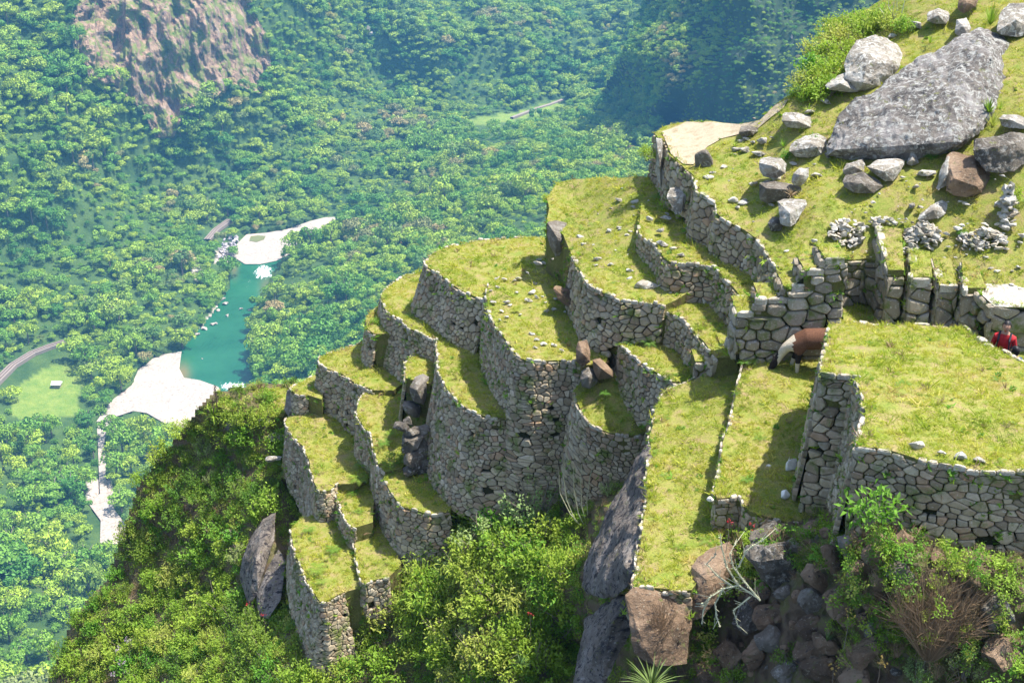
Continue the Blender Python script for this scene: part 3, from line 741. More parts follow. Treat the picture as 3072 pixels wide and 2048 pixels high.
def stones_to_objects(items, parent, mat, name='stone', limit=300):
    """items: list of (area, V, F, centre). The largest become parts, the rest one joined part."""
    items.sort(key=lambda a: -a[0]); V2, F2 = [], []
    for k, (ar, V, F, c) in enumerate(items):
        if k < limit:
            me = mkmesh(name, [v-c for v in V], F, mat); o = link(name, me, parent, c)
        else:
            b0 = len(V2); V2 += V; F2 += [tuple(b0+i for i in f) for f in F]
    if V2:
        o = link('small_stones', mkmesh('small_stones', V2, F2, mat), parent); tag(o, kind='stuff')
STONE_SC = 0.54; SKIRTS = []
def wall(top, foot, bat, sw, sh, label, mat=None, cap=True, name='terrace_wall', cat='wall', group='dry stone terrace walls', soft=True, depth=None, closed=False,
         capmat=None, ngap=0.10, moss=0.5, nrm=None, allsides=False, caplen=1.0, mask=None):
    """a dry stone wall under a top line; foot: z per top point. Outward side is to the right of the line's direction unless nrm flips it."""
    mat = mat or M_STONE; n = len(top)
    if name == 'terrace_wall': sw, sh = sw*STONE_SC, sh*STONE_SC
    if not hasattr(foot, '__len__'): foot = [foot]*n
    L = [0.0]
    for i in range(1, n): L.append(L[-1]+math.hypot(top[i].x-top[i-1].x, top[i].y-top[i-1].y))
    S = L[-1]
    seg = []
    for i in range(n-1):
        d = Vector((top[i+1].x-top[i].x, top[i+1].y-top[i].y, 0)); d = d.normalized() if d.length > 1e-6 else Vector((1, 0, 0))
        seg.append(Vector((d.y, -d.x, 0)))
    N = []
    for i in range(n):
        a = seg[max(0, i-1)]; b_ = seg[min(n-2, i)]; v = (a+b_)
        v = v.normalized() if v.length > .1 else b_
        N.append(v*min(1.5, 1/max(.5, v.dot(b_))))
    def loc(s):
        s = max(0, min(S, s)); i = 0
        while i < n-2 and L[i+1] < s: i += 1
        u = (s-L[i])/max(1e-6, L[i+1]-L[i]); return i, max(0, min(1, u))
    def P3(s, t, off):
        i, u = loc(s); p = top[i].lerp(top[i+1], u); nn = N[i].lerp(N[i+1], u); h = p.z-(foot[i]*(1-u)+foot[i+1]*u)
        over = (s-max(0, min(S, s)))
        ext = (top[i+1]-top[i]); ext = Vector((ext.x, ext.y, 0)).normalized()*over if over else Vector((0, 0, 0))
        belly = 0.04*math.sin(s*1.3+p.x)*math.sin(math.pi*max(0, min(1, t/max(.1, h))))
        return Vector((p.x, p.y, p.z-t))+nn*(bat*t+off+belly)+ext
    Hf = lambda s: (lambda i, u: (top[i].z*(1-u)+top[i+1].z*u)-(foot[i]*(1-u)+foot[i+1]*u))(*loc(s))
    Hm = max(top[i].z-foot[i] for i in range(n))
    c0 = sum(top, Vector())/n; zb = min(foot)
    root = tag(empty(name, (c0.x, c0.y, zb)), label, cat, group)
    def par(o): o.matrix_parent_inverse = Matrix.Translation((-c0.x, -c0.y, -zb)); return o
    # earth core behind the joints
    V, F = [], []; ss = [L[0]]
    for i in range(n-1):
        m_ = max(1, int((L[i+1]-L[i])/0.35)); ss += [L[i]+(L[i+1]-L[i])*k/m_ for k in range(1, m_+1)]
    rows = max(2, int(Hm/0.3))
    for s in ss:
        h = Hf(s)
        tm = (mask(s)+.03) if mask else 0.03
        for r_ in range(rows+1): V.append(P3(s, tm+(h-tm)*r_/rows, -0.08))
    for i in range(len(ss)-1):
        for r_ in range(rows): a = i*(rows+1)+r_; F.append((a, a+rows+1, a+rows+2, a+1))
    par(link('earth_core', mkmesh('earth_core', V, F, M_SOIL, True), root))
    dep = depth or 0.05*(sh/0.2)
    items = []; zone_h = sh*0.5 if cap else 0
    for P in cells(S, Hf, Hm, sw, sh):
        P = [(p[0], max(p[1], zone_h if cap else 0.0)) for p in P]
        cx = sum(p[0] for p in P)/len(P); cy = sum(p[1] for p in P)/len(P)
        xs = [p[0] for p in P]; ys = [p[1] for p in P]
        if max(xs)-min(xs) < .04 or max(ys)-min(ys) < .03: continue
        cx = max(0.0, min(S, cx)); tm = mask(cx) if mask else 0
        P = [(min(S+.03, max(-.03, p[0])), max(tm+(zone_h if cap else 0), min(p[1], Hf(cx)+.1))) for p in P]
        xs = [p[0] for p in P]; ys = [p[1] for p in P]; cx = sum(xs)/len(P); cy = sum(ys)/len(P)
        if max(xs)-min(xs) < .07: continue
        if max(ys)-min(ys) < .03 or cy > Hf(cx)+.05: continue
        c = P3(cx, cy, 0); i, u = loc(cx); nn = N[i].lerp(N[i+1], u)
        if not allsides and nn.dot(Vector((-c.x, -c.y, 0)).normalized()) < -0.22: continue
        pr = proj(c)
        if pr[0] < -120 or pr[0] > 3250 or pr[1] < -100 or pr[1] > 2200: continue
        if not all(math.isfinite(v) for v in xs+ys): continue
        if R.random() < 0.02: continue
        V, F = stone_from_cell(P, P3, ngap*sh*R.uniform(.5, 1.3), dep, soft)
        items.append(((max(xs)-min(xs))*(max(ys)-min(ys))*(FPX/pr[2])**2, V, F, c))
    base = len(items)
    stones = items
    caps = []
    if cap:
        s = 0.0; cm = 0
        while s < S:
            l = sw*R.uniform(.6, 1.5)*caplen; wdt = R.uniform(.35, .95)*sw*.75; hh = sh*R.uniform(.4, .7); i, u = loc(s+l/2)
            if s+l > S+.2: break
            g = R.uniform(-.02, .03); rz = R.uniform(-.045, .035); tm = mask(max(0, min(S, s+l/2))) if mask else 0; rz -= tm
            V = []
            outl = [(0.04, 0.1), (.5, -.02), (.96, .1), (1.0, .55), (.85, .98), (.2, 1.0), (-.02, .5)]
            for zz, kk in ((-hh, 1.0), (0, 1.0), (0.022, .82)):
                for (a, b_) in outl:
                    a2 = .5+(a-.5)*kk; b2 = .5+(b_-.5)*kk; q = P3(s+l*a2*.97, 0, 0.05*1+g-b2*wdt)
                    V.append(Vector((q.x, q.y, q.z+zz+rz+R.uniform(-.008, .008))))
            m_ = len(outl); F = []
            for a in range(m_):
                b_ = (a+1) % m_; F += [(a, b_, m_+b_, m_+a), (m_+a, m_+b_, 2*m_+b_, 2*m_+a)]
            F.append(tuple(range(2*m_, 3*m_))); c = P3(s+l/2, 0, 0); pr = proj(c)
            if -60 < pr[0] < 3140 and -60 < pr[1] < 2120 and R.random() > .30: caps.append((l*wdt*(FPX/pr[2])**2, V, F, c))
            s += l
    for lst, m_, nm, lim in ((stones, mat, 'stone', 300 if len(caps) == 0 else 300), (caps, capmat or M_CAP, 'coping_stone', 300)):
        lst.sort(key=lambda a: -a[0]); V2, F2 = [], []
        for k, (ar, V, F, c) in enumerate(lst):
            if k < lim and ar > 30:
                o = par(link(nm, mkmesh(nm, [v-c for v in V], F, m_), root, c))
            else:
                b0 = len(V2); V2 += V; F2 += [tuple(b0+i for i in f) for f in F]
        if V2: tag(par(link('small_stones', mkmesh('small_stones', V2, F2, m_), root)), kind='stuff')
    # places for weeds on the face
    for k in range(int(S*Hm*14*moss)):
        s = R.uniform(0, S); h = Hf(s); t_ = R.random()*h
        if noise.noise(Vector((s*.9+c0.x, t_*.9, zb))) > -0.05:
            FACE_P.append((P3(s, t_, 0.03), N[loc(s)[0]]))
    for k in range(int(S*14)):
        s = R.uniform(0, S); RIM_P.append(P3(s, 0, -R.uniform(-.02, .2))+Vector((0, 0, .02)))
    for k in range(int(S*4)):
        s = R.uniform(0, S); FOOT_P.append(P3(s, Hf(s)-.05, R.uniform(.02, .15)))
    return root
FACE_P = []; RIM_P = []
def ground(pts3, sheet, name, mat, label, cat='ground', dens=170, rough=0.035, skirt=1.6, step=0.3, kind='structure', grass=True, dz=0.0):
    """a patch of ground inside an outline of 3D points; z follows sheet(x, y in world) by inverse-distance of outline unless given"""
    bd = resample(list(pts3)+[pts3[0]], step)[:-1]
    pl = [(p.x, p.y) for p in bd]; xs = [p[0] for p in pl]; ys = [p[1] for p in pl]
    G = [(x+R.uniform(-.3, .3)*step, y+R.uniform(-.3, .3)*step) for x in np.arange(min(xs), max(xs), step) for y in np.arange(min(ys), max(ys), step)]
    if G:
        G = [g for g, k in zip(G, inside(G, pl)) if k]
    B = np.array(pl); Z = np.array([p.z for p in bd])
    cv = [Vector(p) for p in pl]+[Vector(g) for g in G]; nb = len(pl)
    vo, eo, fo_, ov, _, _ = delaunay_2d_cdt(cv, [(i, (i+1) % nb) for i in range(nb)], [], 1, 1e-5)
    V = []
    for k, v in enumerate(vo):
        src = ov[k]
        if sheet is not None: z = sheet(v.x, v.y)
        elif src and src[0] < nb: z = Z[src[0]]
        else:
            d2 = (B[:, 0]-v.x)**2+(B[:, 1]-v.y)**2; w_ = 1/(d2+1e-4)**1.5; z = float((w_*Z).sum()/w_.sum())
        rg = rough*1.6*noise.noise(Vector((v.x*.8, v.y*.8, 5)))+rough*noise.noise(Vector((v.x*3, v.y*3, 1)))
        V.append(Vector((v.x, v.y, z+rg+dz)))
    F = [tuple(f) for f in fo_]
    nv0 = len(V); nf0 = len(F)
    if grass: GRASS_P.append((V[:], tris(F), dens))
    # earth edge under the outline
    ring = [None]*nb
    for k in range(nv0):
        for s_ in ov[k]:
            if s_ < nb: ring[s_] = k
    for i in range(nb):
        a, b_ = ring[i], ring[(i+1) % nb]
        if a is None or b_ is None or a == b_: continue
        j = len(V); V += [V[a]-Vector((0, 0, skirt)), V[b_]-Vector((0, 0, skirt))]; F.append((a, b_, j+1, j))
    me = mkmesh(name, V, F, mat, False); me.materials.append(M_SLOPE); SKIRTS.append((V[:], tris(F[nf0:])))
    for k in range(nf0, len(me.polygons)): me.polygons[k].material_index = 1
    o = link(name, me); tag(o, label, cat, kind=kind); return o
def px3(lst, z):
    return [up(p[0], p[1], p[2] if len(p) > 2 else z) if not isinstance(p, Vector) else p for p in lst]
def smooth_line(P, it=1):
    for _ in range(it):
        out = [P[0]]
        for i in range(len(P)-1):
            a, b_ = P[i], P[i+1]; out += [a.lerp(b_, .25), a.lerp(b_, .75)]
        out.append(P[-1]); P = out
    return P
def terrace(z, outer, inner, foot, bat, sw, sh, label, glabel, smooth=1, dens=150, mat=None, gmat=None, cap=True, walls=True, footmix=None, **kw):
    O = px3(outer, z); I = px3(inner, z)
    ft = foot if hasattr(foot, '__len__') else [foot]*len(O)
    OO = [Vector((p.x, p.y, p.z, f)) for p, f in zip(O, ft)]
    if smooth: OO = smooth_line(OO, smooth)
    oo2 = [OO[0]]
    for i in range(len(OO)-1):
        m_ = max(1, int((OO[i+1]-OO[i]).length/.45))
        for k in range(1, m_+1): oo2.append(OO[i].lerp(OO[i+1], k/m_))
    OO = []
    for q_ in oo2:
        v = Vector(q_[:3]); OO.append(Vector((q_[0]+.07*noise.noise(v*1.9), q_[1]+.07*noise.noise(v*1.9+Vector((9, 0, 0))), q_[2]+.05*noise.noise(v*1.3+Vector((0, 9, 0)))-.02, q_[3])))
    O = [Vector(p[:3]) for p in OO]; ft = [p[3] for p in OO]
    # orientation: outward side must be away from the patch
    poly = O+I; ar = sum(poly[i].x*poly[(i+1) % len(poly)].y-poly[(i+1) % len(poly)].x*poly[i].y for i in range(len(poly)))
    if ar < 0: top, f2 = O[::-1], ft[::-1]
    else: top, f2 = O, ft
    wall(top, f2, bat, sw, sh, label, mat=mat, cap=cap, **kw)
    ground(poly, None, 'terrace_ground', gmat or M_TURF, glabel, dens=dens)

# ---- rounded terraces at the left, top to bottom
terrace(-14.95, [(1640,715),(1540,711),(1448,717),(1385,727),(1346,740),(1305,757),(1284,771),(1275,786),(1284,800),(1310,813),(1356,847),(1402,878),(1456,902)], [(1500,960),(1640,870),(1740,770)],
        [-16]*3+[-16.5]*5+[-16.7,-16.7,-16.8,-16.7,-16.6], .30, .30, .22, 'tall curved stone wall holding the topmost rounded grass terrace', 'grass of the topmost rounded terrace')
ground(px3([(1315,1012,-16.5),(1351,968,-16.35),(1400,930,-15.95),(1462,895,-15.3),(1490,990,-16.3),(1433,1002,-16.45),(1361,1004,-16.5)],0), None, 'terrace_ground', M_TURF, 'small sloping grass ledge between the two tall curved walls')
terrace(-16.55, [(1300,790),(1254,814),(1208,824),(1167,852),(1144,878),(1142,898),(1162,929),(1198,959),(1239,985),(1280,1005),(1325,1024)], [(1380,1010),(1390,900),(1330,830)],
        [-18]*5+[-18.4]*4+[-17.9,-17.4], .22, .27, .20, 'long curved stone wall below the narrow crescent of grass', 'narrow crescent of grass under the topmost rounded wall')
terrace(-17.15, [(1150,900),(1134,912),(1108,936),(1096,964),(1104,990),(1125,1003)], [(1175,1000),(1190,920)], -18.4, .18, .25, .18, 'short stone wall of the tiny overgrown ledge at the far left bend', 'tiny overgrown ledge', cap=False)
terrace(-18.3, [(1110,1012),(1083,1028),(1045,1038),(994,1054),(965,1070),(953,1084),(968,1098),(1004,1110),(1030,1118),(1060,1143),(1091,1163),(1120,1170)], [(1180,1170),(1230,1130),(1250,1060),(1190,1000)],
        [-19.6]*4+[-20.0]*8, .20, .26, .19, 'curved stone wall streaked with green weeds below the third rounded terrace', 'third rounded grass terrace, half in shadow')
terrace(-19.2, [(945,1122),(905,1143),(873,1156),(868,1170),(892,1184),(925,1187)], [(965,1200),(985,1135)], -20.1, .15, .27, .16, 'low stone wall of the small grass step beside the dry shoulder', 'small grass step next to the shoulder')
terrace(-17.2, [(1325,1024),(1295,1034),(1239,1061),(1221,1082),(1216,1100),(1219,1132)], [(1290,1150),(1345,1080)], [-17.4,-17.5,-18.3,-18.6,-18.7,-18.8], .15, .24, .17, 'short stone wall of the grass wedge above the leaning boulder', 'grass wedge above the leaning boulder')
D_in = [(1205,1406,-19.3),(1262,1330,-19.0),(1292,1250,-18.6),(1250,1130,-18.4),(1200,1118,-18.35)]
terrace(-18.5, [(1120,1164,-18.45),(1086,1184,-18.45),(1073,1204,-18.5),(1072,1242,-18.6),(1089,1270,-18.7),(1118,1305,-18.8),(1124,1345,-19),(1135,1396,-19.2),(1154,1412,-19.3)], D_in,
        [-20,-20.1,-20.1,-20.1,-20.2,-20.3,-20.6,-21.1,-21.1], .10, .20, .17, 'winding stone wall between the two middle strips of grass, ferns at its foot', 'winding middle strip of grass beside the boulders')
terrace(-20, [(863,1250,-19.9),(861,1264,-19.9),(864,1285,-19.9),(889,1322,-19.95),(912,1339,-20),(929,1391,-20.05),(941,1436,-20.1),(953,1470,-20.15),(984,1471,-20.15),(1009,1450,-20.15)],
        [(1060,1450,-20.1),(1110,1420,-20.1),(1120,1330,-20),(1100,1240,-19.9),(1060,1218,-19.8),(940,1232,-19.8)],
        [-21,-21.3,-21.6,-22,-22.1,-22.1,-22,-21.6,-21.4,-21.3], .14, .21, .17, 'tall left facing wall under the rounded lower lawn', 'rounded lower lawn with a curved shadow')
terrace(-20.4, [(1006,1446),(1009,1488),(1021,1517),(1031,1548),(1046,1574),(1062,1578)], [(1118,1565),(1125,1430),(1060,1415)], -21.4, .1, .22, .17, 'short wall of the ferny strip under the winding wall', 'ferny strip of grass in the shade of the winding wall')
terrace(-21.15, [(872,1581),(873,1600),(878,1637),(895,1677),(915,1723),(929,1751),(948,1790),(964,1803),(990,1790),(1032,1772)], [(1090,1760),(1080,1600),(1060,1555),(975,1535),(900,1555)],
        [-22.4,-22.5,-22.7,-23,-23.2,-23.3,-23.5,-23.6,-23.6,-23.4], .18, .20, .15, 'lowest and leftmost tall wall dropping into the bushes', 'lowest fern covered terrace')
terrace(-20.9, [(1055,1545),(1058,1597),(1064,1665),(1078,1723),(1089,1747),(1125,1738),(1168,1732)], [(1205,1690),(1135,1560),(1105,1525)], [-21.3,-21.35,-21.4,-21.5,-21.9,-22.2,-22.3], .08, .24, .17, 'small wall closing the narrow shaded strip of grass', 'narrow shaded strip of grass')
terrace(-19.4, [(1150,1420),(1158,1448),(1175,1482),(1204,1517),(1250,1528),(1296,1539),(1350,1528)], [(1370,1480),(1300,1410),(1198,1395)], [-20.9,-21.1,-21.3,-21.4,-21.4,-21.4,-21.3], .14, .30, .2, 'angular wall below the shaded grass landing, lilac bush at its right end', 'shaded grass landing at the foot of the big curved wall')
terrace(-16.5, [(1345,1000),(1318,1006),(1311,1041),(1315,1097),(1331,1148),(1356,1184),(1392,1214),(1438,1240),(1489,1250),(1560,1247)], [(1640,1180),(1500,990)],
        [-17.2,-17.3,-17.8,-18.9,-19.4,-19.5,-19.5,-19.5,-19.5,-19.5], .20, .27, .20, 'great curved stone wall at the centre above the bedrock', 'long curved lawn below the walled platform', ngap=.11)
terrace(-14.7, [(1500,826),(1463,852),(1458,888),(1468,939),(1504,1000),(1540,1046),(1562,1075),(1616,1080),(1693,1071),(1745,1088)], [(1815,1090),(1850,1000),(1780,850),(1660,750),(1590,788)],
        [-15,-15.2,-16.2,-16.5,-16.6,-16.7,-19.2,-19.3,-19.2,-18.8], .13, .30, .19, 'tall wall of the rubble strewn platform at the centre', 'rubble strewn grass platform at the centre', dens=120)
terrace(-15.4, [(1722,1165,-15.3),(1736,1216,-15.5),(1760,1262,-15.8),(1812,1290,-16.0),(1880,1305,-16.1),(1960,1290,-16)], [(1985,1240,-15.6),(1890,1120,-15.1),(1760,1120,-15.1)], [-18,-18.2,-18.3,-18.3,-18.2,-17.8], .12, .26, .19, 'mossy stone wall under the wild grass ledge', 'wild grass ledge below the two fallen boulders')
# ---- straight strips of the middle
terrace(-14.2, [(1845,985),(1862,1020),(1875,1042),(1924,1082),(1964,1113),(2020,1142)], [(2100,1152),(2120,1090),(2000,960),(1880,960)], [-15.2,-15.3,-15.4,-15.7,-15.8,-15.6], .12, .30, .22, 'wall under the lowest of the three middle grass strips', 'lowest of the three middle grass strips')
terrace(-13.25, [(1990,905),(1993,920),(2027,937),(2062,966),(2103,1011),(2134,1051),(2148,1066)], [(2215,1070),(2225,1000),(2130,840),(2000,850)], -14.35, .12, .32, .23, 'wall under the middle of the three grass strips', 'middle of the three grass strips')
nz = [(1720,770,-13.25),(1735,800,-13.2),(1763,850,-13.1),(1795,868,-13.1),(1815,880,-13.1),(1866,899,-13.1),(1946,904,-13.1),(1992,914,-13.1)]
knoll = [(2060,880,-13.0),(2000,700,-12.5),(1990,600,-12.2),(1960,540,-12.0),(1902,528,-12.0),(1879,534,-12.1),(1800,531,-12.3),(1714,537,-12.5),(1670,549,-12.6),(1640,592,-12.75),(1648,625,-12.85),(1640,662,-13.0),(1690,705,-13.2)]
O_ = px3(nz, 0)
wall(O_, [-14.9,-14.9,-15,-15,-14.9,-14.3,-14.2,-14.1], .12, .36, .24, 'curving wall in the middle right with one projecting stone', ngap=.11)
ksh = Sheet([(a, b_, c) for a, b_, c in nz+knoll]+[(1800,700,-12.95),(1850,600,-12.45),(1900,800,-13.0),(1750,620,-12.85)])
def on_sheet(sh, lo=2, hi=200):
    def f(x, y):
        # march along the vertical to the sheet: find z with projected point on the sheet
        z = -12.0
        for _ in range(12):
            q = proj((x, y, z)); s_ = sh(q[0], q[1]); z2 = s_.z+(0 if abs(s_.y) < 1e-6 else 0)
            dz = z2-z; z = z+0.6*dz
        return z
    return f
ground(O_+px3(knoll, 0), on_sheet(ksh), 'knoll_ground', M_TURF, 'grassy knoll rising behind the middle walls, edged by a cliff', dens=130)
terrace(-12.25, [(1915,676),(1921,700),(1964,734),(2004,779),(2036,790),(2143,792),(2161,814),(2196,850),(2232,890),(2259,913),(2284,936)], [(2360,900),(2250,790),(2150,640),(2085,560),(1960,545),(1925,600)],
        [-13,-13.1,-13.3,-13.35,-13.4,-13.4,-13.4,-13.35,-13.35,-13.35,-13.35], .12, .34, .23, 'wall under the highest of the three middle grass strips', 'highest of the three grass strips widening to the left')
# ---- upper grassland
ENDS = [(2645,2692,964,2665,806,((2702,700),(2628,690)),'first'),(2712,2776,972,2735,826,((2788,768),(2728,758)),'second'),(2800,2852,982,2825,852,((2850,790),(2795,785)),'third'),(2872,2936,1000,2900,858,((2925,800),(2882,797)),'fourth')]
def edge_pt(x, ytop, xf, yf): p_ = at_y(x, ytop, up(xf, yf, -12.6).y+.75); return (x, ytop, p_.z)
EDGE = [edge_pt(2600,768,2645,945), edge_pt(2655,785,2660,960), edge_pt(2740,803,2740,972), edge_pt(2825,826,2825,982), edge_pt(2900,832,2900,1000), edge_pt(2960,862,2962,1030), edge_pt(3040,880,3040,1040)]
PW = [(1962,400,-10.7),(1973,411,-10.7),(1996,424,-10.65),(2013,469,-10.75),(2049,500,-10.8),(2078,524,-10.85)]
MW = [(2083,527,-10.85),(2091,576,-10.95),(2147,610,-11.1),(2154,645,-11.2),(2196,671,-11.25),(2232,689,-11.25),(2272,720,-11.3),(2317,779,-11.35),(2348,810,-11.35),(2392,852,-11.4)]
UP = [(2405,848,-11.5),(2440,806,-11.35),(2500,775,-11.35),]+EDGE+[(3200,940,EDGE[-1][2]),(3250,700,-10.6),(3250,400,-8.9),(3250,-60,-6.5),(2700,-60,-7.0)]
BK = [(2600,26,-7.9),(2540,44,-8.2),(2500,60,-8.5),(2486,100,-8.6),(2462,130,-8.7),(2452,180,-8.8),(2425,235,-9.0),(2400,270,-9.2),(2362,286,-9.3),(2326,308,-9.5),(2281,348,-9.8),(2214,370,-10.2),(2170,366,-10.3),(2058,366,-10.5),(1996,378,-10.65)]
msh = Sheet(PW+MW+UP+BK+[(2300,480,-10.5),(2480,480,-10.1),(2480,650,-10.6),(2750,600,-10.3),(2900,520,-9.8),(2650,350,-9.3),(2900,250,-8.4),(2750,120,-7.9),(2600,180,-8.4),(3050,420,-9.0),(2200,430,-10.4)])
mz = on_sheet(msh)
mout = px3(PW+MW+UP+BK, 0)
ground(mout, mz, 'upper_grassland', M_TURF, 'bright sloping grassland below the great boulder', dens=110, step=0.4)
O_ = px3(PW, 0); wall(O_, [-12.2]*6, .08, .34, .3, 'rough wall with tall upright slabs at the edge of the gravel path', cap=False, moss=1.0)
O_ = px3(MW, 0); wall(O_, [-12.1]+[-12.4]*9, .12, .34, .25, 'highest long wall of upright stones below the sloping grassland', moss=0.8)
path = px3([(1985,392,-10.6),(1996,424,-10.65),(2013,465,-10.75),(2049,496,-10.8),(2080,500,-10.8),(2121,445,-10.6),(2165,425,-10.5),(2214,415,-10.4),(2262,390,-10.1),(2310,345,-9.7),(2350,310,-9.4),(2365,292,-9.3),(2326,310,-9.5),(2281,350,-9.8),(2214,373,-10.2),(2170,369,-10.3),(2058,369,-10.5)], 0)
ground(path, mz, 'gravel_path', M_GRAVEL, 'trodden gravel path along the cliff edge', grass=False, skirt=.05, dz=.03, cat='path')
# ---- llama terraces
L1o = [(2240,1066,-13.05),(2236,1085,-13.08),(2212,1150,-13.3),(2190,1250,-13.5),(2170,1350,-13.5),(2152,1430,-13.5),(2142,1490,-13.5),(2168,1493,-13.5),(2227,1484,-13.5),(2240,1532,-13.6),(2290,1545,-13.6),(2400,1575,-13.7)]
terrace(-13.5, L1o, [(2520,1560,-13.6),(2640,1100,-13.5),(2640,1040,-13.05),(2440,1040,-13.03)], [-13.5,-13.6,-14.0,-14.3,-14.5,-14.6,-14.7,-14.75,-14.7,-14.6,-14.6,-14.5], .06, .30, .2, 'low wall between the llama terrace and the long narrow lawn', 'lawn where the llama grazes', dens=170, smooth=1)
L0o = [(2120,1126,-13.85),(2052,1143,-13.9),(2012,1160,-14.0),(1990,1182,-14.1),(1973,1205,-14.1),(1961,1240,-14.1),(1957,1290,-14.15),(1951,1350,-14.2),(1946,1420,-14.2),(1940,1500,-14.25),(1926,1600,-14.3),(1915,1690,-14.3),(1893,1765,-14.34),(1960,1762,-14.34),(2078,1770,-14.34)]
terrace(-14.2, L0o, [(2160,1640,-14.3),(2200,1480,-14.2),(2270,1100,-13.6)], [-14.6,-15,-15.2,-15.3,-15.4,-15.4,-15.5,-15.5,-15.5,-15.5,-15.5,-15.5,-15.0,-14.9,-14.9], .08, .22, .15, 'coping edged wall along the left side of the long narrow lawn', 'long narrow dry lawn running towards the camera', dens=170)
ground(px3([(2030,1190,-14.7),(2330,1240,-14.5),(2360,1010,-14.3),(2080,980,-14.7)], 0), None, 'terrace_ground', M_SLOPE, 'earth fill under the back of the long narrow lawn', dens=40)
# ---- the near block
US = Sheet([(2490,975,-11.4),(2888,982,-11.2),(2459,1122,-10.8),(2566,1131,-10.75),(2568,1337,-10.6),(3072,1418,-10.6),(3072,1087,-11.0),(2800,1200,-10.75)])
Uo = [(3160,1432),(3072,1418),(2924,1408),(2787,1387),(2660,1347),(2568,1337),(2580,1300),(2597,1240),(2590,1190),(2564,1131),(2508,1128),(2461,1120),(2470,1073),(2482,1029),(2490,976),(2553,966),(2624,973),(2803,979),(2888,982),(2914,1002),(2986,1042),(3072,1087),(3160,1130)]
O_ = [US(x, y) for x, y in Uo]
us_ = on_sheet(US)
ground(O_, us_, 'block_top_ground', M_TURF, 'dry grass top of the large near block', dens=190, rough=.03)
ftU = [-12.15,-12.1,-12.0,-11.95,-11.95,-12.2,-12.9,-13.4,-13.9,-14.0,-14.1,-14.1,-13.8,-13.6,-13.6]
ftU = ftU+[-13.0]*(len(O_)-len(ftU))
def sub(i, j): return O_[i:j][::-1], ftU[i:j][::-1]
def fixdir(T_, f_):
    poly = O_; c = sum(poly, Vector())/len(poly); d = T_[-1]-T_[0]; nrm_ = Vector((d.y, -d.x, 0))
    if nrm_.dot((T_[0]+T_[-1])/2-c) < 0: return T_[::-1], f_[::-1]
    return T_, f_
for (i, j, sw, sh, lb) in ((0, 6, .33, .19, 'front wall of the large near block, shaded and patched with moss'), (5, 10, .30, .19, 'left facing return wall of the large near block'),
                           (9, 12, .38, .23, 'dark end wall of the near block beside the llama lawn'), (11, 15, .34, .24, 'left wall of the near block above the llama'), (14, 23, .40, .22, 'back edge of the near block with pale coping stones')):
    T_, f_ = fixdir(O_[i:j], ftU[i:j])
    wall(T_, f_, .10, sw, sh, lb, mat=M_STONE, moss=1.2 if i == 0 else .6, soft=True, caplen=1.3)
# ---- stair shaped wall behind the llama
A = up(2207,1076,-13.05); B = up(2500,1064,-13.0); B = A+(B-A)*1.03
def on_wall(x, y):   # vertical plane through A,B
    n_ = Vector((-(B-A).y, (B-A).x, 0)); r = ray(x, y); return r*(A.dot(n_)/r.dot(n_))
steps = [(2207,935),(2222,932),(2270,956),(2280,890),(2338,922),(2350,857),(2402,870),(2414,806),(2468,828),(2474,772),(2520,778)]
st = []
lv = [(2210,2278,935),(2278,2350,893),(2350,2412,856),(2412,2472,808),(2472,2545,772)]
for x0, x1, y in lv:
    a = on_wall(x0+3, y+4); b_ = on_wall(x1-1, y+4); b_.z = a.z; st.append((a, b_))
ztop = st[-1][1].z; SL = (st[-1][1]-st[0][0]); S_len = math.hypot(SL.x, SL.y)
bounds = [math.hypot(a.x-st[0][0].x, a.y-st[0][0].y) for a, b_ in st]
def smask(s_):
    k = 0
    for i_, b0 in enumerate(bounds):
        if s_ >= b0-.02: k = i_
    return ztop-st[k][0].z
a0 = Vector((st[0][0].x, st[0][0].y, ztop)); b0_ = Vector((st[-1][1].x, st[-1][1].y, ztop))
wall([a0, b0_], [-13.1, -13.1], .03, .31, .21, 'stair shaped stone wall stepping up behind the llama', mat=M_STONE_G, cap=True, name='stepped_wall', group=None, moss=.4, ngap=.09, depth=.05, caplen=1.3, mask=smask)
for k, (a, b_) in enumerate(st):
    dpt = Vector((0, 0.95, 0)); zl = st[k-1][0].z if k else -13.1; nm = ['lowest', 'second', 'third', 'fourth', 'topmost'][k]
    wall([a+dpt, a], [zl-.1, zl-.1], .02, .36, .24, nm+' riser of the stair shaped wall, facing left', mat=M_STONE_G, cap=False, name='stepped_wall', group=None, moss=.3)
    ground([a, b_, b_+dpt, a+dpt], None, 'wall_top_ground', M_TURF, 'grassy top of a step of the stair wall', dens=90, skirt=1.0, step=.25, rough=.02)
# lower left stub of the stair
stub = [(2085,2125,1085),(2125,2160,1062),(2160,2210,1033)]
A2_ = up(2085,1135,-14.0); 
for k, (x0, x1, y) in enumerate(stub):
    a = at_y(x0, y, A2_.y+.1*k); b_ = at_y(x1, y, A2_.y+.1*k); b_.z = a.z
    wall([a, b_], [-14.1, -14.1], .05, .34, .24, ['lower', 'middle', 'upper'][k]+' block of the broken stair stub left of the llama lawn', mat=M_STONE_G, name='stepped_wall', group='bays of the stair shaped wall', moss=.4)
    ground([a, b_, b_+Vector((0, .7, 0)), a+Vector((0, .7, 0))], None, 'wall_top_ground', M_TURF, 'grassy top of the broken stair stub', dens=60, skirt=1.2, step=.25)
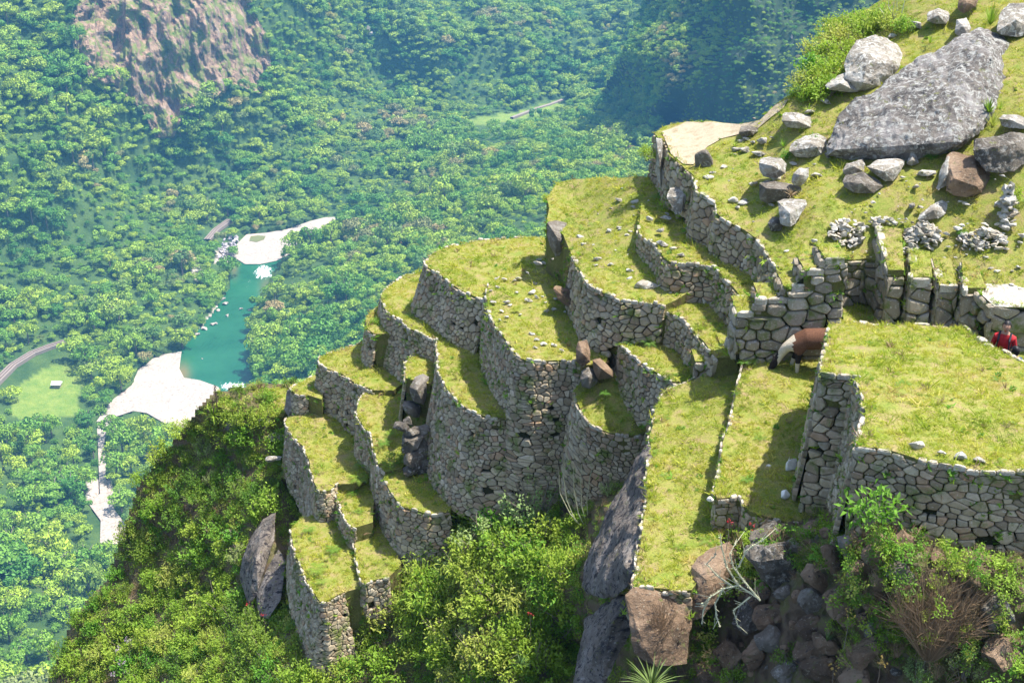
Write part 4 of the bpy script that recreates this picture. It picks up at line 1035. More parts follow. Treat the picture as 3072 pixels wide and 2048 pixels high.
# ---- floor behind the block and the row of upright wall ends
ground(px3([(2530,878,-12.6),(2530,1010,-12.6),(2600,1180,-12.6),(3300,1260,-12.6),(3300,900,-12.6),(2700,850,-12.6)], 0), None, 'court_ground', M_TURF, 'shaded grass floor at the foot of the upright wall ends', dens=110)
wall([up(2405,848,-11.5), up(2440,806,-11.35), up(2500,775,-11.35), up(*EDGE[0])], [-12.65]*4, .03, .32, .2, 'short back wall between the stairs and the first upright wall end', mat=M_STONE_G, name='ruin_wall', group=None)
for (x0, x1, yb, xt, yt, quadpx, nm) in ENDS:
    a = up(x0, yb, -12.6); b_ = up(x1, yb, -12.6); zt_ = at_y(xt, yt, a.y+.1).z; a.z = b_.z = zt_
    b2 = msh(*quadpx[0])+Vector((0, 0, .12)); a2 = msh(*quadpx[1])+Vector((0, 0, .12))
    wall([a, b_], [-12.65]*2, .08, .55, .30, 'end face of the %s upright wall from the stairs, of large squared stones' % nm, mat=M_STONE_G, name='ruin_wall', group=None, soft=True, ngap=.06, depth=.05, cap=True, caplen=1.2, moss=.5)
    wall([a2, a], [-12.2, -12.65], .05, .32, .2, 'long left side of the %s upright wall from the stairs' % nm, mat=M_STONE_G, name='ruin_wall', group=None, cap=True, moss=.9)
    ground([a, b_, b2, a2], None, 'wall_top_ground', M_TURF, 'grassy top of the %s upright wall' % nm, dens=120, skirt=.9, step=.25, rough=.02)
wall(px3(EDGE, 0), [-12.65]*len(EDGE), .05, .34, .22, 'recessed wall between the upright wall ends', mat=M_STONE_G, name='ruin_wall', group=None, cap=True, moss=.9)
a = up(2962,1046,-12.6); zt_ = at_y(3000,912,a.y+.1).z; a.z = zt_; b_ = a+Vector((3.2, -.55, 0)); k = Vector((-.35, 2.3, .1)); a2, b2 = a+k, b_+k
wall([a, b_], [-12.7]*2, .05, .52, .32, 'front of the finely fitted big stone wall behind the two visitors', mat=M_STONE_G, name='ruin_wall', group='ruin walls', ngap=.05, depth=.03, moss=.1, cap=False)
wall([a2, a], [-12.65]*2, .05, .42, .28, 'left side of the finely fitted wall, weeds hanging from its edge', mat=M_STONE_G, name='ruin_wall', group='ruin walls', cap=False, moss=1.3)
m_pv = stone_mat('pale_wall_top', [(0, (.36,.34,.29)), (1, (.46,.43,.37))], .5, .6)
o = ground([a, b_, b_+Vector((-.25,1.25,0)), a2], None, 'wall_top_ground', m_pv, 'broad pale bare top of the big fitted wall', grass=False, skirt=.04, step=.25, rough=.03)

# ================================================================ NATURAL SLOPES AND ROCK
near = Sheet([(560,1215,-20.2),(660,1190,-20.0),(780,1170,-19.9),(870,1190,-20.05),(740,1240,-20.15),(855,1250,-20.6),(950,1210,-20.6),
 (600,1262,-20.9),(520,1330,-21.9),(430,1450,-23.1),(380,1600,-24.7),(330,1750,-26.1),(230,1850,-27.0),(150,2048,-28.6),(60,2250,-30),
 (700,1400,-22.0),(700,1550,-23.0),(650,1750,-24.8),(800,1900,-23.9),(850,1952,-23.3),(929,2060,-23.6),(500,1900,-26.3),(560,1500,-23.2),(830,1500,-22.2),(820,1700,-23.0),
 (1020,1950,-23.3),(1125,1830,-22.4),(1215,1700,-21.6),(1330,1640,-21.3),(1400,1550,-20.6),(1480,1480,-19.75),(1560,1430,-19.5),(1650,1400,-19.25),(1800,1420,-18.6),(1910,1420,-17.4),(1400,1700,-20.4),(1400,1850,-21.2),(1300,2048,-22.9),(1250,2300,-24.0),(1500,1950,-20.9),
 (1600,1700,-19.3),(1600,1600,-19.3),(1600,2048,-21.2),(1790,1650,-18.2),(1850,1500,-17.2),(1750,1950,-20.8),(1900,1790,-16.7),(1880,2048,-19.2),(2080,1800,-15.7),(2080,2048,-17.0),
 (2150,1650,-14.9),(2300,1600,-13.95),(2390,1560,-13.75),(2470,1570,-13.4),(2570,1530,-12.5),(2640,1550,-11.95),(2711,1570,-11.9),(2914,1625,-12.0),(3072,1650,-12.1),(2350,1750,-14.1),(2300,2048,-15.5),(2600,1800,-13.0),(2600,2048,-14.3),(2900,1850,-12.8),(3072,2048,-13.5),(3072,1850,-12.7),(3250,2300,-14.2),(2300,2300,-16.6),
 (1000,1330,-22),(1150,1300,-21.2),(980,1650,-23.3),(1100,1650,-22.9),(1250,1450,-22),(1400,1250,-20.5),(1600,1250,-20),(1850,1330,-18.6),(1990,1400,-16.3),(2060,1550,-15.6),(2250,1400,-15.4),(2700,1400,-14),(3100,1480,-13.5)], 2e-4)
NDOM = [(612,1212),(655,1180),(760,1160),(880,1150),(950,1190),(1010,1260),(1120,1290),(1250,1380),(1380,1300),(1550,1300),(1700,1330),(1850,1300),(1985,1400),(2060,1500),(2150,1560),(2400,1500),(2560,1440),(2750,1480),(3300,1580),(3300,2350),(20,2350),(60,2240),(150,2048),(228,1850),(325,1750),(375,1600),(425,1450),(515,1345),(565,1285)]
ROCKY = [[(2150,1560),(2400,1540),(3300,1560),(3300,2350),(1700,2350),(1700,1900),(1900,1760),(2100,1700)], [(1700,1560),(1900,1300),(1990,1300),(1960,1760),(1820,2050),(1650,2050)]]
def near_mod(Q, P):
    d = np.linalg.norm(P, axis=1); rk = inside(Q, ROCKY[0]) | inside(Q, ROCKY[1])
    for i in range(len(Q)):
        p = Vector(P[i]); k = fbm(p*0.7, 4)*.28
        if rk[i]: k += .45*abs(noise.noise(p*1.1))+.28*abs(noise.noise(Vector((p.x+.5*p.z, p.y, p.z))*2.6))+.12*noise.noise(p*7)-.15
        P[i] = np.array(p*(1-k/d[i]))
    return P
Qn, Pn, Fn = grid_sheet(near, -20, 3300, 1140, 2350, 11, near_mod, lambda Q: inside(Q, NDOM))
# close the slope behind its crest
me = bpy.data.meshes.new('hillside'); bm = bmesh.new(); bv = [bm.verts.new(p) for p in Pn]
for f in Fn: bm.faces.new([bv[i] for i in f])
bmesh.ops.delete(bm, geom=[v for v in bm.verts if not v.link_faces], context='VERTS')
be = [e for e in bm.edges if e.is_boundary]
r_ = bmesh.ops.extrude_edge_only(bm, edges=be)
for v in [g for g in r_['geom'] if isinstance(g, bmesh.types.BMVert)]: v.co += Vector((-.5, 4.5, -5.0))
bm.to_mesh(me); bm.free()
m_h, t, b = newmat('hillside_soil'); P_ = pos(t)
base = ramp(t, noi(t, 1.5, 8, 0.75, P_), [(0.35, (0.09, 0.06, 0.04)), (0.47, (0.18, 0.13, 0.085)), (0.56, (0.15, 0.15, 0.05)), (0.68, (0.30, 0.25, 0.18))])
t.links.new(base, b.inputs['Base Color']); bump(t, b, noi(t, 6, 8, 0.8, P_), 1.0, 0.12); me.materials.append(m_h); me.shade_smooth()
tag(link('hillside', me), 'steep soil and rock slope below the terraces, mostly hidden by bushes', 'hillside', kind='structure')
ground(px3([(640,1212,-20.1),(665,1192,-20.0),(760,1168,-19.85),(870,1160,-19.9),(862,1215,-20.1),(850,1250,-20.3),(745,1245,-20.2),(690,1230,-20.2)], 0), None, 'grassy_shoulder', M_TURF, 'dry yellowish grass shoulder at the cliff edge', dens=200, skirt=1)

# ================================================================ TURF AND WEEDS
tufts = [tuft_mesh('grass_tuft', 9, .075, .014, .07, M_GRASS, .9), tuft_mesh('grass_tuft', 10, .055, .016, .08, M_GRASS, 1.3), tuft_mesh('grass_tuft', 8, .11, .012, .06, M_GRASS, .8), tuft_mesh('grass_tuft', 12, .05, .013, .09, M_GRASS, 1.4)]
PP = []
for V, T, dn in GRASS_P:
    p, n_ = sample_tris(V, T, dn)
    if len(p) == 0: continue
    q = proj_np(p); k = (q[:, 0] > -60) & (q[:, 0] < 3130) & (q[:, 1] > -60) & (q[:, 1] < 2110); PP.append(p[k])
GP = np.concatenate(PP)
onp = inside(proj_np(GP)[:, :2], [(1985,392),(1996,424),(2049,496),(2080,500),(2121,445),(2214,415),(2310,345),(2365,290),(2281,348),(2170,366),(2058,366)]); GP = GP[~onp]
# bare worn patches
bare = np.array([noise.noise(Vector((p[0]*1.7, p[1]*1.7, 2.0)))+.5*noise.noise(Vector((p[0]*5, p[1]*5, 7.0))) for p in GP]); GP = GP[bare < .32]
print('turf tufts', len(GP))
scatter('grass', GP, NR.uniform(.5, 1.25, len(GP))*np.where(NR.random(len(GP)) < .07, 1.9, .85), NR.integers(0, 4, len(GP)), tufts, 'short grazed grass covering every terrace', 'grass', tilt=.3)
weed = [tuft_mesh('wall_weed', 12, .12, .03, .05, M_LEAF_G, 1.3), tuft_mesh('wall_weed', 10, .07, .035, .06, M_LEAF_Y, 1.4), tuft_mesh('wall_weed', 9, .16, .014, .04, M_DRY, .9), tuft_mesh('wall_weed', 14, .08, .04, .08, M_LEAF_D, 1.4)]
def vis(P_):
    P_ = np.array([tuple(p) for p in P_]); q = proj_np(P_); return P_[(q[:, 0] > -40) & (q[:, 0] < 3110) & (q[:, 1] > -40) & (q[:, 1] < 2090)]
FPp = vis([p for p, n_ in FACE_P]); scatter('wall_weeds', FPp, NR.uniform(.5, 1.2, len(FPp)), NR.choice([0, 0, 1, 2, 3, 3], len(FPp)), weed, 'small green weeds and moss rooted in the wall joints', 'weeds', tilt=.8)
rm = vis(RIM_P); rim_t = [tuft_mesh('rim_grass', 10, .11, .014, .06, M_GRASS, 1.2), tuft_mesh('rim_grass', 8, .08, .016, .07, M_LEAF_Y, 1.3), tuft_mesh('rim_grass', 8, .10, .013, .05, M_DRY, 1.2)]
rm = rm[NR.random(len(rm)) < .7]; scatter('rim_grass', rm, NR.uniform(.6, 1.3, len(rm)), NR.choice([0, 0, 1, 2], len(rm)), rim_t, 'longer grass hanging over the wall edges', 'grass', tilt=.5)
fp = vis(FOOT_P); fp = fp[NR.random(len(fp)) < .55]; foot_t = [tuft_mesh('foot_weed', 16, .16, .03, .09, M_LEAF_G, 1.1), fern_mesh('small_fern', 7, .24, M_FERN), tuft_mesh('foot_weed', 16, .12, .02, .1, M_GRASS, 1.2)]
scatter('wall_foot_growth', fp, NR.uniform(.5, 1.2, len(fp)), NR.choice([0, 1, 2, 2], len(fp)), foot_t, 'weeds and small ferns along the wall feet', 'weeds', tilt=.3)

sk = []
for V, T in SKIRTS:
    if T: q_, n_ = sample_tris(V, T, 16); sk.append(q_)
sk = vis(np.concatenate(sk)); scatter('bank_growth', sk, NR.uniform(.6, 1.4, len(sk)), NR.integers(0, 4, len(sk)), weed, 'grass and weeds on the bare earth banks', 'weeds', tilt=1.2)
hb = GP[NR.random(len(GP)) < .035]; hb = np.array([h for h in hb if noise.noise(Vector((h[0]*.8, h[1]*.8, 3.0))) > .05])
herb = [tuft_mesh('herb', 12, .10, .03, .07, M_LEAF_G, 1.4), tuft_mesh('herb', 14, .16, .012, .05, M_DRY, .8), tuft_mesh('herb', 10, .08, .04, .08, M_FERN, 1.5), fern_mesh('herb', 6, .16, M_FERN)]
scatter('herbs', hb, NR.uniform(.6, 1.3, len(hb)), NR.choice([0, 1, 2, 3], len(hb)), herb, 'broader leaved herbs and dry stalks among the turf', 'herbs', tilt=.4)
# ================================================================ ROCKS
def finish_rock(bm, name, mat, cuts, amp, freq, seed, label, cat='rock', group=None, smooth=False, strata=0.0):
    g = bmesh.ops.convex_hull(bm, input=bm.verts)
    bmesh.ops.delete(bm, geom=list({x for x in g['geom_interior']+g['geom_unused'] if isinstance(x, bmesh.types.BMVert)}), context='VERTS')
    bmesh.ops.triangulate(bm, faces=bm.faces)
    for _ in range(cuts):
        lens = sorted((e.calc_length() for e in bm.edges)); L_ = lens[int(len(lens)*.25)]
        bmesh.ops.subdivide_edges(bm, edges=[e for e in bm.edges if e.calc_length() > max(L_, .06)], cuts=1, use_grid_fill=True, smooth=0.0)
        bmesh.ops.triangulate(bm, faces=[f for f in bm.faces if len(f.verts) > 3])
        if _ == 1: bmesh.ops.smooth_vert(bm, verts=bm.verts, factor=.12, use_axis_x=True, use_axis_y=True, use_axis_z=True)
    bmesh.ops.recalc_face_normals(bm, faces=bm.faces); bm.normal_update()
    c0 = sum((v.co for v in bm.verts), Vector())/len(bm.verts); zb = min(v.co.z for v in bm.verts); o0 = Vector((c0.x, c0.y, zb))
    for v in bm.verts:
        k = noise.noise(v.co*freq+Vector((seed, 0, 0)))*amp+noise.noise(v.co*freq*3.1+Vector((0, seed, 0)))*amp*.45+noise.noise(v.co*freq*8+Vector((0, seed, 0)))*amp*.2
        if strata: k += strata*(abs(noise.noise(Vector(((v.co.x*.9-v.co.z*.45)*6.5, v.co.y*1.2, (v.co.x*.45+v.co.z*.9)*.8))))*3-.5)+strata*noise.noise(Vector(((v.co.x*.9-v.co.z*.45)*17, v.co.y*2, (v.co.x*.45+v.co.z*.9)*2)))
        v.co += v.normal*k
    for v in bm.verts: v.co -= o0
    me = bpy.data.meshes.new(name); bm.to_mesh(me); bm.free(); me.materials.append(mat)
    if smooth: me.shade_smooth()
    o = link(name, me, None, o0); tag(o, label, cat, group); return o
def rock_px(outline, Y, front, thick, mat, label, name='boulder', cuts=4, amp=.06, freq=1.6, cat='boulder', strata=0.0, group=None):
    """a rock from its outline (x, y, extra distance) and points of its near faces; real thickness behind"""
    bm = bmesh.new()
    for p in outline:
        d = p[2] if len(p) > 2 else 0; d = (msh(p[0], p[1]).y-Y+.1) if d == 'm' else ((near(p[0], p[1]).y-Y-.45) if d == 'n' else d); a = at_y(p[0], p[1], Y+d); bm.verts.new(a)
    cx = sum(p[0] for p in outline)/len(outline); cy = sum(p[1] for p in outline)/len(outline)
    for p in front: bm.verts.new(at_y(p[0], p[1], Y+p[2]))
    for p in outline:
        if len(p) > 2 and p[2] == 'm': continue
        if len(p) > 2 and p[2] == 'n': bm.verts.new(at_y(cx+(p[0]-cx)*.72, cy+(p[1]-cy)*.72, near(p[0], p[1]).y-.45+thick)); continue
        b_ = at_y(cx+(p[0]-cx)*.72, cy+(p[1]-cy)*.72, Y+(p[2] if len(p) > 2 else 0)+thick); bm.verts.new(b_)
    return finish_rock(bm, name, mat, cuts, amp, freq, R.uniform(0, 99), label, cat, strata=strata, group=group)
M = lambda x, y: msh(x, y)
yb = M(2480, 480).y
rock_px([(2462,478,0),(2470,440,.1),(2512,345,.7),(2760,182,2.2),(2896,102,3.0),(2941,92,3.2),(3048,128,3.3),(3050,178,3.0),(3035,268,1.0),(2998,322,'m'),(2930,404,'m'),(2868,452,'m'),(2800,468,'m'),(2700,480,'m'),(2602,494,-.3),(2530,488,-.2)], yb,
        [(2504,450,-.45),(2727,350,-.5),(2861,290,-.5),(2880,425,-1.6),(2620,470,-.6),(2960,150,1.2),(2925,370,-.9),(2790,430,-1.3),(2640,330,.1),(3000,170,1.8),(2960,300,-.3)], 1.6, M_BOULD, 'huge tilted grey boulder covered with lichen, largest rock on the upper slope', cuts=6, amp=.16, freq=.9, strata=.018)
yb2 = M(2560, 285).y
rock_px([(2530,195,.9),(2566,116,1.6),(2625,100,1.8),(2690,130,1.9),(2745,178,1.9),(2760,230,1.5),(2690,270,.6),(2572,274,.1),(2535,235,.2)], yb2, [(2600,190,.1),(2680,190,.5),(2590,250,-.1)], 1.2, M_PALE, 'big angular pale boulder leaning behind the huge tilted one', cuts=5, amp=.07)
rock_px([(2472,258,.2),(2500,236,.5),(2540,215,.8),(2570,240,.5),(2575,276,.1),(2520,276,0),(2480,270,0)], yb2, [(2520,250,-.2)], .6, M_PALE, 'low pale rock at the left foot of the angular boulder', cuts=4, amp=.05)
def outl(name_, pts, base, front, thick, mat, label, **kw):
    return rock_px(pts, M(*base).y, front, thick, mat, label, **kw)
outl('', [(2349,345,.2),(2356,338,.4),(2395,338,.5),(2440,352,.5),(2447,372,.3),(2437,384,0),(2400,388,-.1),(2362,380,0),(2347,362,0)], (2400,386), [(2395,365,-.3)], .5, M_PALE, 'long rounded pale rock lying beside the gravel path', cuts=4, amp=.04)
outl('', [(2366,455,0),(2372,432,.3),(2405,408,.6),(2450,396,.8),(2484,412,.7),(2490,445,.3),(2470,470,0),(2420,475,-.1),(2385,472,0)], (2420,475), [(2420,430,0),(2450,440,-.2)], .8, M_PALE, 'pale bumpy rock touching the low left tip of the huge boulder', cuts=5, amp=.06)
outl('', [(2276,488,.1),(2283,475,.4),(2310,470,.5),(2345,474,.4),(2361,492,.3),(2358,520,0),(2330,538,-.1),(2290,530,0),(2277,510,0)], (2320,575), [(2320,500,-.35)], .5, M_PALE, 'round white topped rock sitting on a flat block', cuts=5, amp=.03)
outl('', [(2276,548,.2),(2300,540,.4),(2400,556,.4),(2433,562,.3),(2432,578,0),(2395,590,-.1),(2350,602,-.2),(2300,612,-.2),(2278,600,-.1)], (2310,610), [(2300,565,-.4),(2380,570,-.3)], .6, M_ROCK, 'flat grey block under the round rock', cuts=5, amp=.03)
outl('', [(2374,548,0),(2380,520,.1),(2398,502,.2),(2425,506,.2),(2424,530,.1),(2405,556,0),(2385,556,0)], (2400,580), [(2400,525,-.25)], .3, M_PALE, 'small upright pale rock standing on the flat block', cuts=4, amp=.03)
outl('', [(2330,602,.3),(2348,598,.4),(2365,618,.2),(2418,600,.3),(2420,612,.2),(2392,640,0),(2390,672,-.2),(2372,682,-.3),(2342,672,-.2),(2338,640,0)], (2370,682), [(2370,640,-.3)], .5, M_PALE, 'cup shaped rock with reddish soil and a spiky plant in its hollow', cuts=5, amp=.05)
outl('', [(2306,670,0),(2318,652,.2),(2345,655,.2),(2350,675,0),(2340,692,-.1),(2315,695,-.1)], (2320,695), [(2325,670,-.2)], .3, M_ROCK, 'grey rock half sunk below the cup shaped rock')
outl('', [(2527,512,0),(2540,492,.2),(2590,474,.4),(2598,490,.3),(2595,515,.1),(2560,522,0),(2535,522,0)], (2560,530), [(2560,500,-.15)], .4, M_PALE, 'left wedge of the rocks under the huge boulder')
outl('', [(2526,545,0),(2535,525,.2),(2590,514,.4),(2640,545,.3),(2648,560,.1),(2620,580,-.1),(2560,578,-.2),(2532,562,-.1)], (2580,582), [(2585,550,-.3)], .5, M_ROCK, 'flat faced grey rock in front of the huge boulder', cuts=5, amp=.03)
outl('', [(2598,500,.1),(2630,480,.4),(2690,476,.5),(2717,482,.5),(2705,510,.2),(2680,545,-.1),(2655,545,-.1),(2630,520,0)], (2670,545), [(2650,515,-.2),(2690,500,0)], .5, M_PALE, 'overhanging pale slab in front of the huge boulder', cuts=5, amp=.04)
outl('', [(2718,490,0),(2730,460,.2),(2738,454,.2),(2750,470,.1),(2757,490,0),(2735,497,-.05)], (2735,497), [(2738,480,-.15)], .2, M_PALE, 'small yellowish pointed stone leaning on the huge boulder')
outl('', [(2835,575,0),(2840,470,.9),(2860,458,1.1),(2930,470,1.2),(3000,478,1.1),(2990,540,.5),(2950,585,.1),(2900,594,-.1),(2860,590,-.1),(2842,545,.1)], (2890,592), [(2862,535,-.1),(2925,485,.4),(2930,560,-.2)], .8, M_BROWN, 'dark reddish faced rock wedge at the right of the grassland', cuts=5, amp=.07)
outl('', [(2804,568,0),(2830,500,.4),(2845,470,.6),(2900,480,.7),(2880,520,.3),(2840,560,0),(2815,574,-.1)], (2830,572), [(2840,520,0)], .5, M_PALE, 'lichened rock behind the reddish wedge')
outl('', [(2915,450,0),(2925,420,.3),(2990,405,.6),(3030,395,.7),(3090,400,.8),(3100,470,.2),(3040,520,-.1),(2960,515,-.1),(2920,480,0)], (2990,520), [(2990,440,0),(3050,430,.1)], .9, M_ROCK, 'bumpy ridge of grey rock at the right edge under the tall grass', cuts=5, amp=.09)
outl('', [(2995,355,0),(3010,342,.2),(3060,345,.3),(3090,360,.2),(3085,385,0),(3040,385,-.1),(3005,378,0)], (3040,385), [(3040,362,-.15)], .4, M_PALE, 'rounded pale rock below the huge boulder, at the right edge')
outl('', [(2726,612,.1),(2745,605,.2),(2750,618,.1),(2740,628,0),(2728,626,0)], (2738,630), [(2740,616,-.1)], .2, M_PALE, 'small pale stone at the left of the slab group')
outl('', [(2752,660,-.1),(2762,640,0),(2800,612,.4),(2825,595,.6),(2848,610,.5),(2840,640,.2),(2815,658,0),(2760,664,-.1)], (2790,662), [(2800,630,-.1)], .35, M_PALE, 'long slabs of pale rock lying in the grassland', cuts=5, amp=.05)
outl('', [(2780,62,0),(2786,36,.4),(2812,26,.5),(2842,36,.4),(2850,55,.2),(2838,72,0),(2800,70,0)], (2815,75), [(2815,48,-.1)], .5, M_PALE, 'pale knobbly rock on the skyline')
outl('', [(2990,95,0),(3000,40,.6),(3030,12,1),(3110,15,1),(3110,90,.3),(3050,112,0),(3005,108,0)], (3030,115), [(3050,60,0)], .9, M_PALE, 'large pale rock at the top right corner', cuts=5, amp=.07)
outl('', [(2866,100,0),(2872,62,.3),(2900,50,.5),(2915,85,.2),(2905,108,0),(2880,110,0)], (2890,110), [(2890,80,-.1)], .5, M_PALE, 'pale rock beside the tall grass tussock at the top')
outl('', [(2872,30,.2),(2880,-20,.6),(2960,-30,.8),(2930,20,.3),(2890,42,0)], (2890,60), [(2900,10,0)], .6, M_BROWN, 'brown rock cut by the upper frame edge')
outl('', [(2218,398,0),(2225,382,.3),(2250,378,.4),(2275,380,.4),(2280,395,.1),(2260,408,-.1),(2225,410,0)], (2250,410), [(2250,392,-.2)], .5, M_ROCK, 'dark mossy hump of rock beside the path')
# rock cliff of the knoll and small standing slabs
yk = 35.7
rock_px([(1640,665,.3),(1665,660,.5),(1700,668,.5),(1712,700,.3),(1706,730,.1),(1690,768,0),(1665,772,0),(1650,740,.1),(1640,700,.2)], yk, [(1670,710,-.25)], .8, M_ROCK, 'grey cliff rock under the left end of the grassy knoll', cuts=5, amp=.05)
rock_px([(1660,865,0),(1670,855,.3),(1740,880,.3),(1745,910,0),(1710,925,-.1),(1675,900,-.1)], 33.3, [(1700,895,-.1)], .6, M_BROWN, 'low brown overhanging rock behind the rubble platform', cuts=4, amp=.04)
yq = up(1990, 575, -12.0).y
for pts, lb in (([(1968,412,.15),(1986,416,.15),(1990,500,0),(1982,560,-.1),(1966,520,0)], 'tall upright slab at the left corner of the path wall'), ([(1982,498,0),(2000,505,0),(2008,560,-.1),(2000,578,-.1),(1984,560,-.1)], 'lower upright slab in the path wall'), ([(2036,536,.1),(2060,528,.2),(2092,540,.2),(2070,552,0),(2038,552,0)], 'flat pale stone at the foot of the path wall')):
    rock_px(pts, yq, [(sum(p[0] for p in pts)/len(pts), sum(p[1] for p in pts)/len(pts), -.25)], .3, M_PALE, lb, cuts=4, amp=.03)
rock_px([(1998,590,0),(2010,562,.3),(2060,560,.4),(2088,556,.4),(2075,590,.1),(2045,640,-.2),(2025,645,-.2),(2040,600,0),(2005,600,0)], up(2040,640,-12).y, [(2050,590,-.1)], .3, M_PALE, 'slanting pale slab in the grass by the knoll', cuts=4, amp=.04)
# boulders at the middle left
yd = up(1240, 1245, -18.5).y-.75
rock_px([(1228,1160,.1),(1245,1130,.4),(1270,1120,.5),(1288,1130,.5),(1284,1180,.3),(1272,1215,.1),(1240,1205,0),(1230,1180,0)], yd, [(1250,1170,-.3)], .6, M_ROCK, 'big smooth boulder leaning against the great curved wall', cuts=5, amp=.03)
rock_px([(1203,1215,0),(1212,1200,.2),(1240,1200,.4),(1262,1218,.3),(1258,1250,.1),(1240,1252,0),(1215,1240,-.1)], yd, [(1235,1225,-.2)], .5, M_ROCK, 'second boulder beneath the leaning one', cuts=4, amp=.03)
ym = up(1245, 1400, -19.1).y
for k, (x, y, s_) in enumerate([(1200,1280,.28),(1222,1265,.2),(1236,1320,.38),(1262,1340,.35),(1225,1345,.26),(1250,1375,.4),(1232,1410,.3),(1262,1400,.33),(1285,1435,.3),(1235,1295,.25),(1268,1290,.3),(1290,1380,.3)]):
    bm = bmesh.new(); c = at_y(x, y, ym+.15*(1400-y)/50+(.25 if x > 1250 else 0))
    for i in range(14): v = rv(); bm.verts.new(c+Vector((v.x*s_, v.y*s_*.8, v.z*s_*.75)))
    finish_rock(bm, 'outcrop_rock', M_ROCK, 3, .04, 2.5, k, 'mossy rock of the outcrop between the strip and the great curved wall', 'rock', 'outcrop rocks under the leaning boulder')
# two fallen boulders on the platform edge
yf = up(1790, 1165, -15.2).y
rock_px([(1726,1045,.3),(1735,1022,.4),(1760,1018,.5),(1770,1050,.4),(1770,1085,.2),(1745,1098,.1),(1730,1080,.1)], yf, [(1748,1060,0)], .4, M_BROWN, 'reddish split rock standing on the platform edge', cuts=4, amp=.05)
rock_px([(1775,1078,.3),(1800,1072,.4),(1842,1115,.3),(1838,1130,.1),(1795,1138,0),(1778,1105,.1)], yf, [(1805,1105,-.25)], .5, M_BROWN, 'dark wedge rock with a bright broken face', cuts=4, amp=.04)
rock_px([(1738,1140,0),(1745,1112,.2),(1765,1100,.3),(1792,1115,.3),(1795,1145,.1),(1770,1166,-.1),(1745,1160,-.1)], yf, [(1765,1130,-.25)], .5, M_ROCK, 'round grey boulder wedged below the dark wedge rock', cuts=5, amp=.03)
# bedrock below the great wall, slaty slab and brown end rock
yw = up(1475, 1470, -19.7).y
rock_px([(1448,1440,.4),(1500,1380,.7),(1560,1345,.9),(1640,1390,.9),(1645,1420,.6),(1590,1450,.3),(1520,1480,.1),(1470,1492,0),(1450,1480,0)], yw, [(1520,1430,-.1)], .8, M_BROWN, 'layered bedrock lump under the great curved wall', cuts=6, amp=.05, strata=.03)
rock_px([(1915,1380,25.0),(1945,1330,25.3),(1962,1300,25.6),(1962,1450,23.7),(1938,1640,21.7),(1905,1740,20.7),(1850,1790,21.3),(1780,1790,22.6),(1740,1760,23.3),(1755,1690,23.8),(1830,1520,24.6)], 0, [(1870,1560,23.5),(1920,1500,23.2),(1800,1720,22.6),(1880,1700,21.2)], 1.0, M_SLAB, 'steep slaty rock slab under the long narrow lawn', cuts=6, amp=.05, strata=.04)
rock_px([(1755,1860,22.6),(1830,1800,21.8),(1900,1780,21.0),(1890,1900,20.6),(1800,2080,20.2),(1720,2090,20.8),(1740,1950,21.8)], 0, [(1830,1880,20.6)], 1.0, M_SLAB, 'lower dark slab fading into the bushes', cuts=5, amp=.09, strata=.03)
ye = up(1985, 1768, -14.4).y-.15
rock_px([(1876,1782,0),(1900,1757,.1),(1980,1752,.2),(2085,1764,.3),(2078,1880,-.1),(2060,1990,-.5),(1970,2000,-.8),(1905,1960,-.7),(1888,1860,-.3)], ye, [(1960,1850,-.35),(2030,1880,-.4),(1940,1950,-.8)], 1.6, M_BROWN, 'red brown rock face ending the long narrow lawn', cuts=6, amp=.06, freq=1.8)
rock_px([(2060,1800,.2),(2075,1700,.5),(2130,1640,.9),(2190,1620,1.1),(2215,1660,.9),(2180,1760,.3),(2110,1850,-.1),(2070,1860,-.1)], ye+.1, [(2120,1740,.05)], .8, M_BROWN, 'brown rock shoulder between the lawn and the lichened branches', cuts=5, amp=.07)
# left slope slabs
yl = near(780, 1700).y
rock_px([(718,1740,'n'),(722,1690,'n'),(745,1620,'n'),(790,1555,'n'),(828,1535,'n'),(822,1620,'n'),(795,1700,'n'),(775,1780,'n'),(745,1815,'n')], yl, [(768,1680,-.75)], .6, M_SLAB, 'smooth grey slab among the bushes on the left slope', cuts=5, amp=.04, strata=.012)
rock_px([(768,1800,'n'),(795,1715,'n'),(835,1645,'n'),(858,1680,'n'),(842,1800,'n'),(805,1855,'n'),(775,1850,'n')], yl, [(812,1760,-.9)], .6, M_SLAB, 'second grey slab beside the foot of the lowest wall', cuts=5, amp=.04, strata=.012)
rock_px([(672,1290,0),(690,1230,.3),(712,1215,.4),(735,1240,.3),(748,1275,0),(720,1300,-.2)], up(710,1300,-21).y, [(710,1260,-.2)], .5, M_ROCK, 'lichened rock under the dry shoulder', cuts=4, amp=.05)
rock_px([(850,1230,0),(862,1170,.3),(885,1165,.4),(915,1190,.4),(920,1215,.3),(895,1240,0),(865,1248,-.1)], up(890,1250,-20.1).y, [(885,1205,-.15)], .4, M_ROCK, 'dark cracked rock at the left foot of the small grass step', cuts=4, amp=.05)
for (x, y, s_, lb) in [(820,1375,.22,'pale flat stone jutting from the bushes beside the tall left wall'), (830,1310,.25,'stone on top of the small stub wall left of the lower lawn'), (2735,1325,0,'')]:
    if s_:
        bm = bmesh.new(); c = up(x, y, -20.9 if y > 1300 else -20.4)
        for i in range(12): v = rv(); bm.verts.new(c+Vector((v.x*s_*1.3, v.y*s_, v.z*s_*.5)))
        finish_rock(bm, 'stone', M_PALE, 2, .03, 3, x, lb, 'stone')
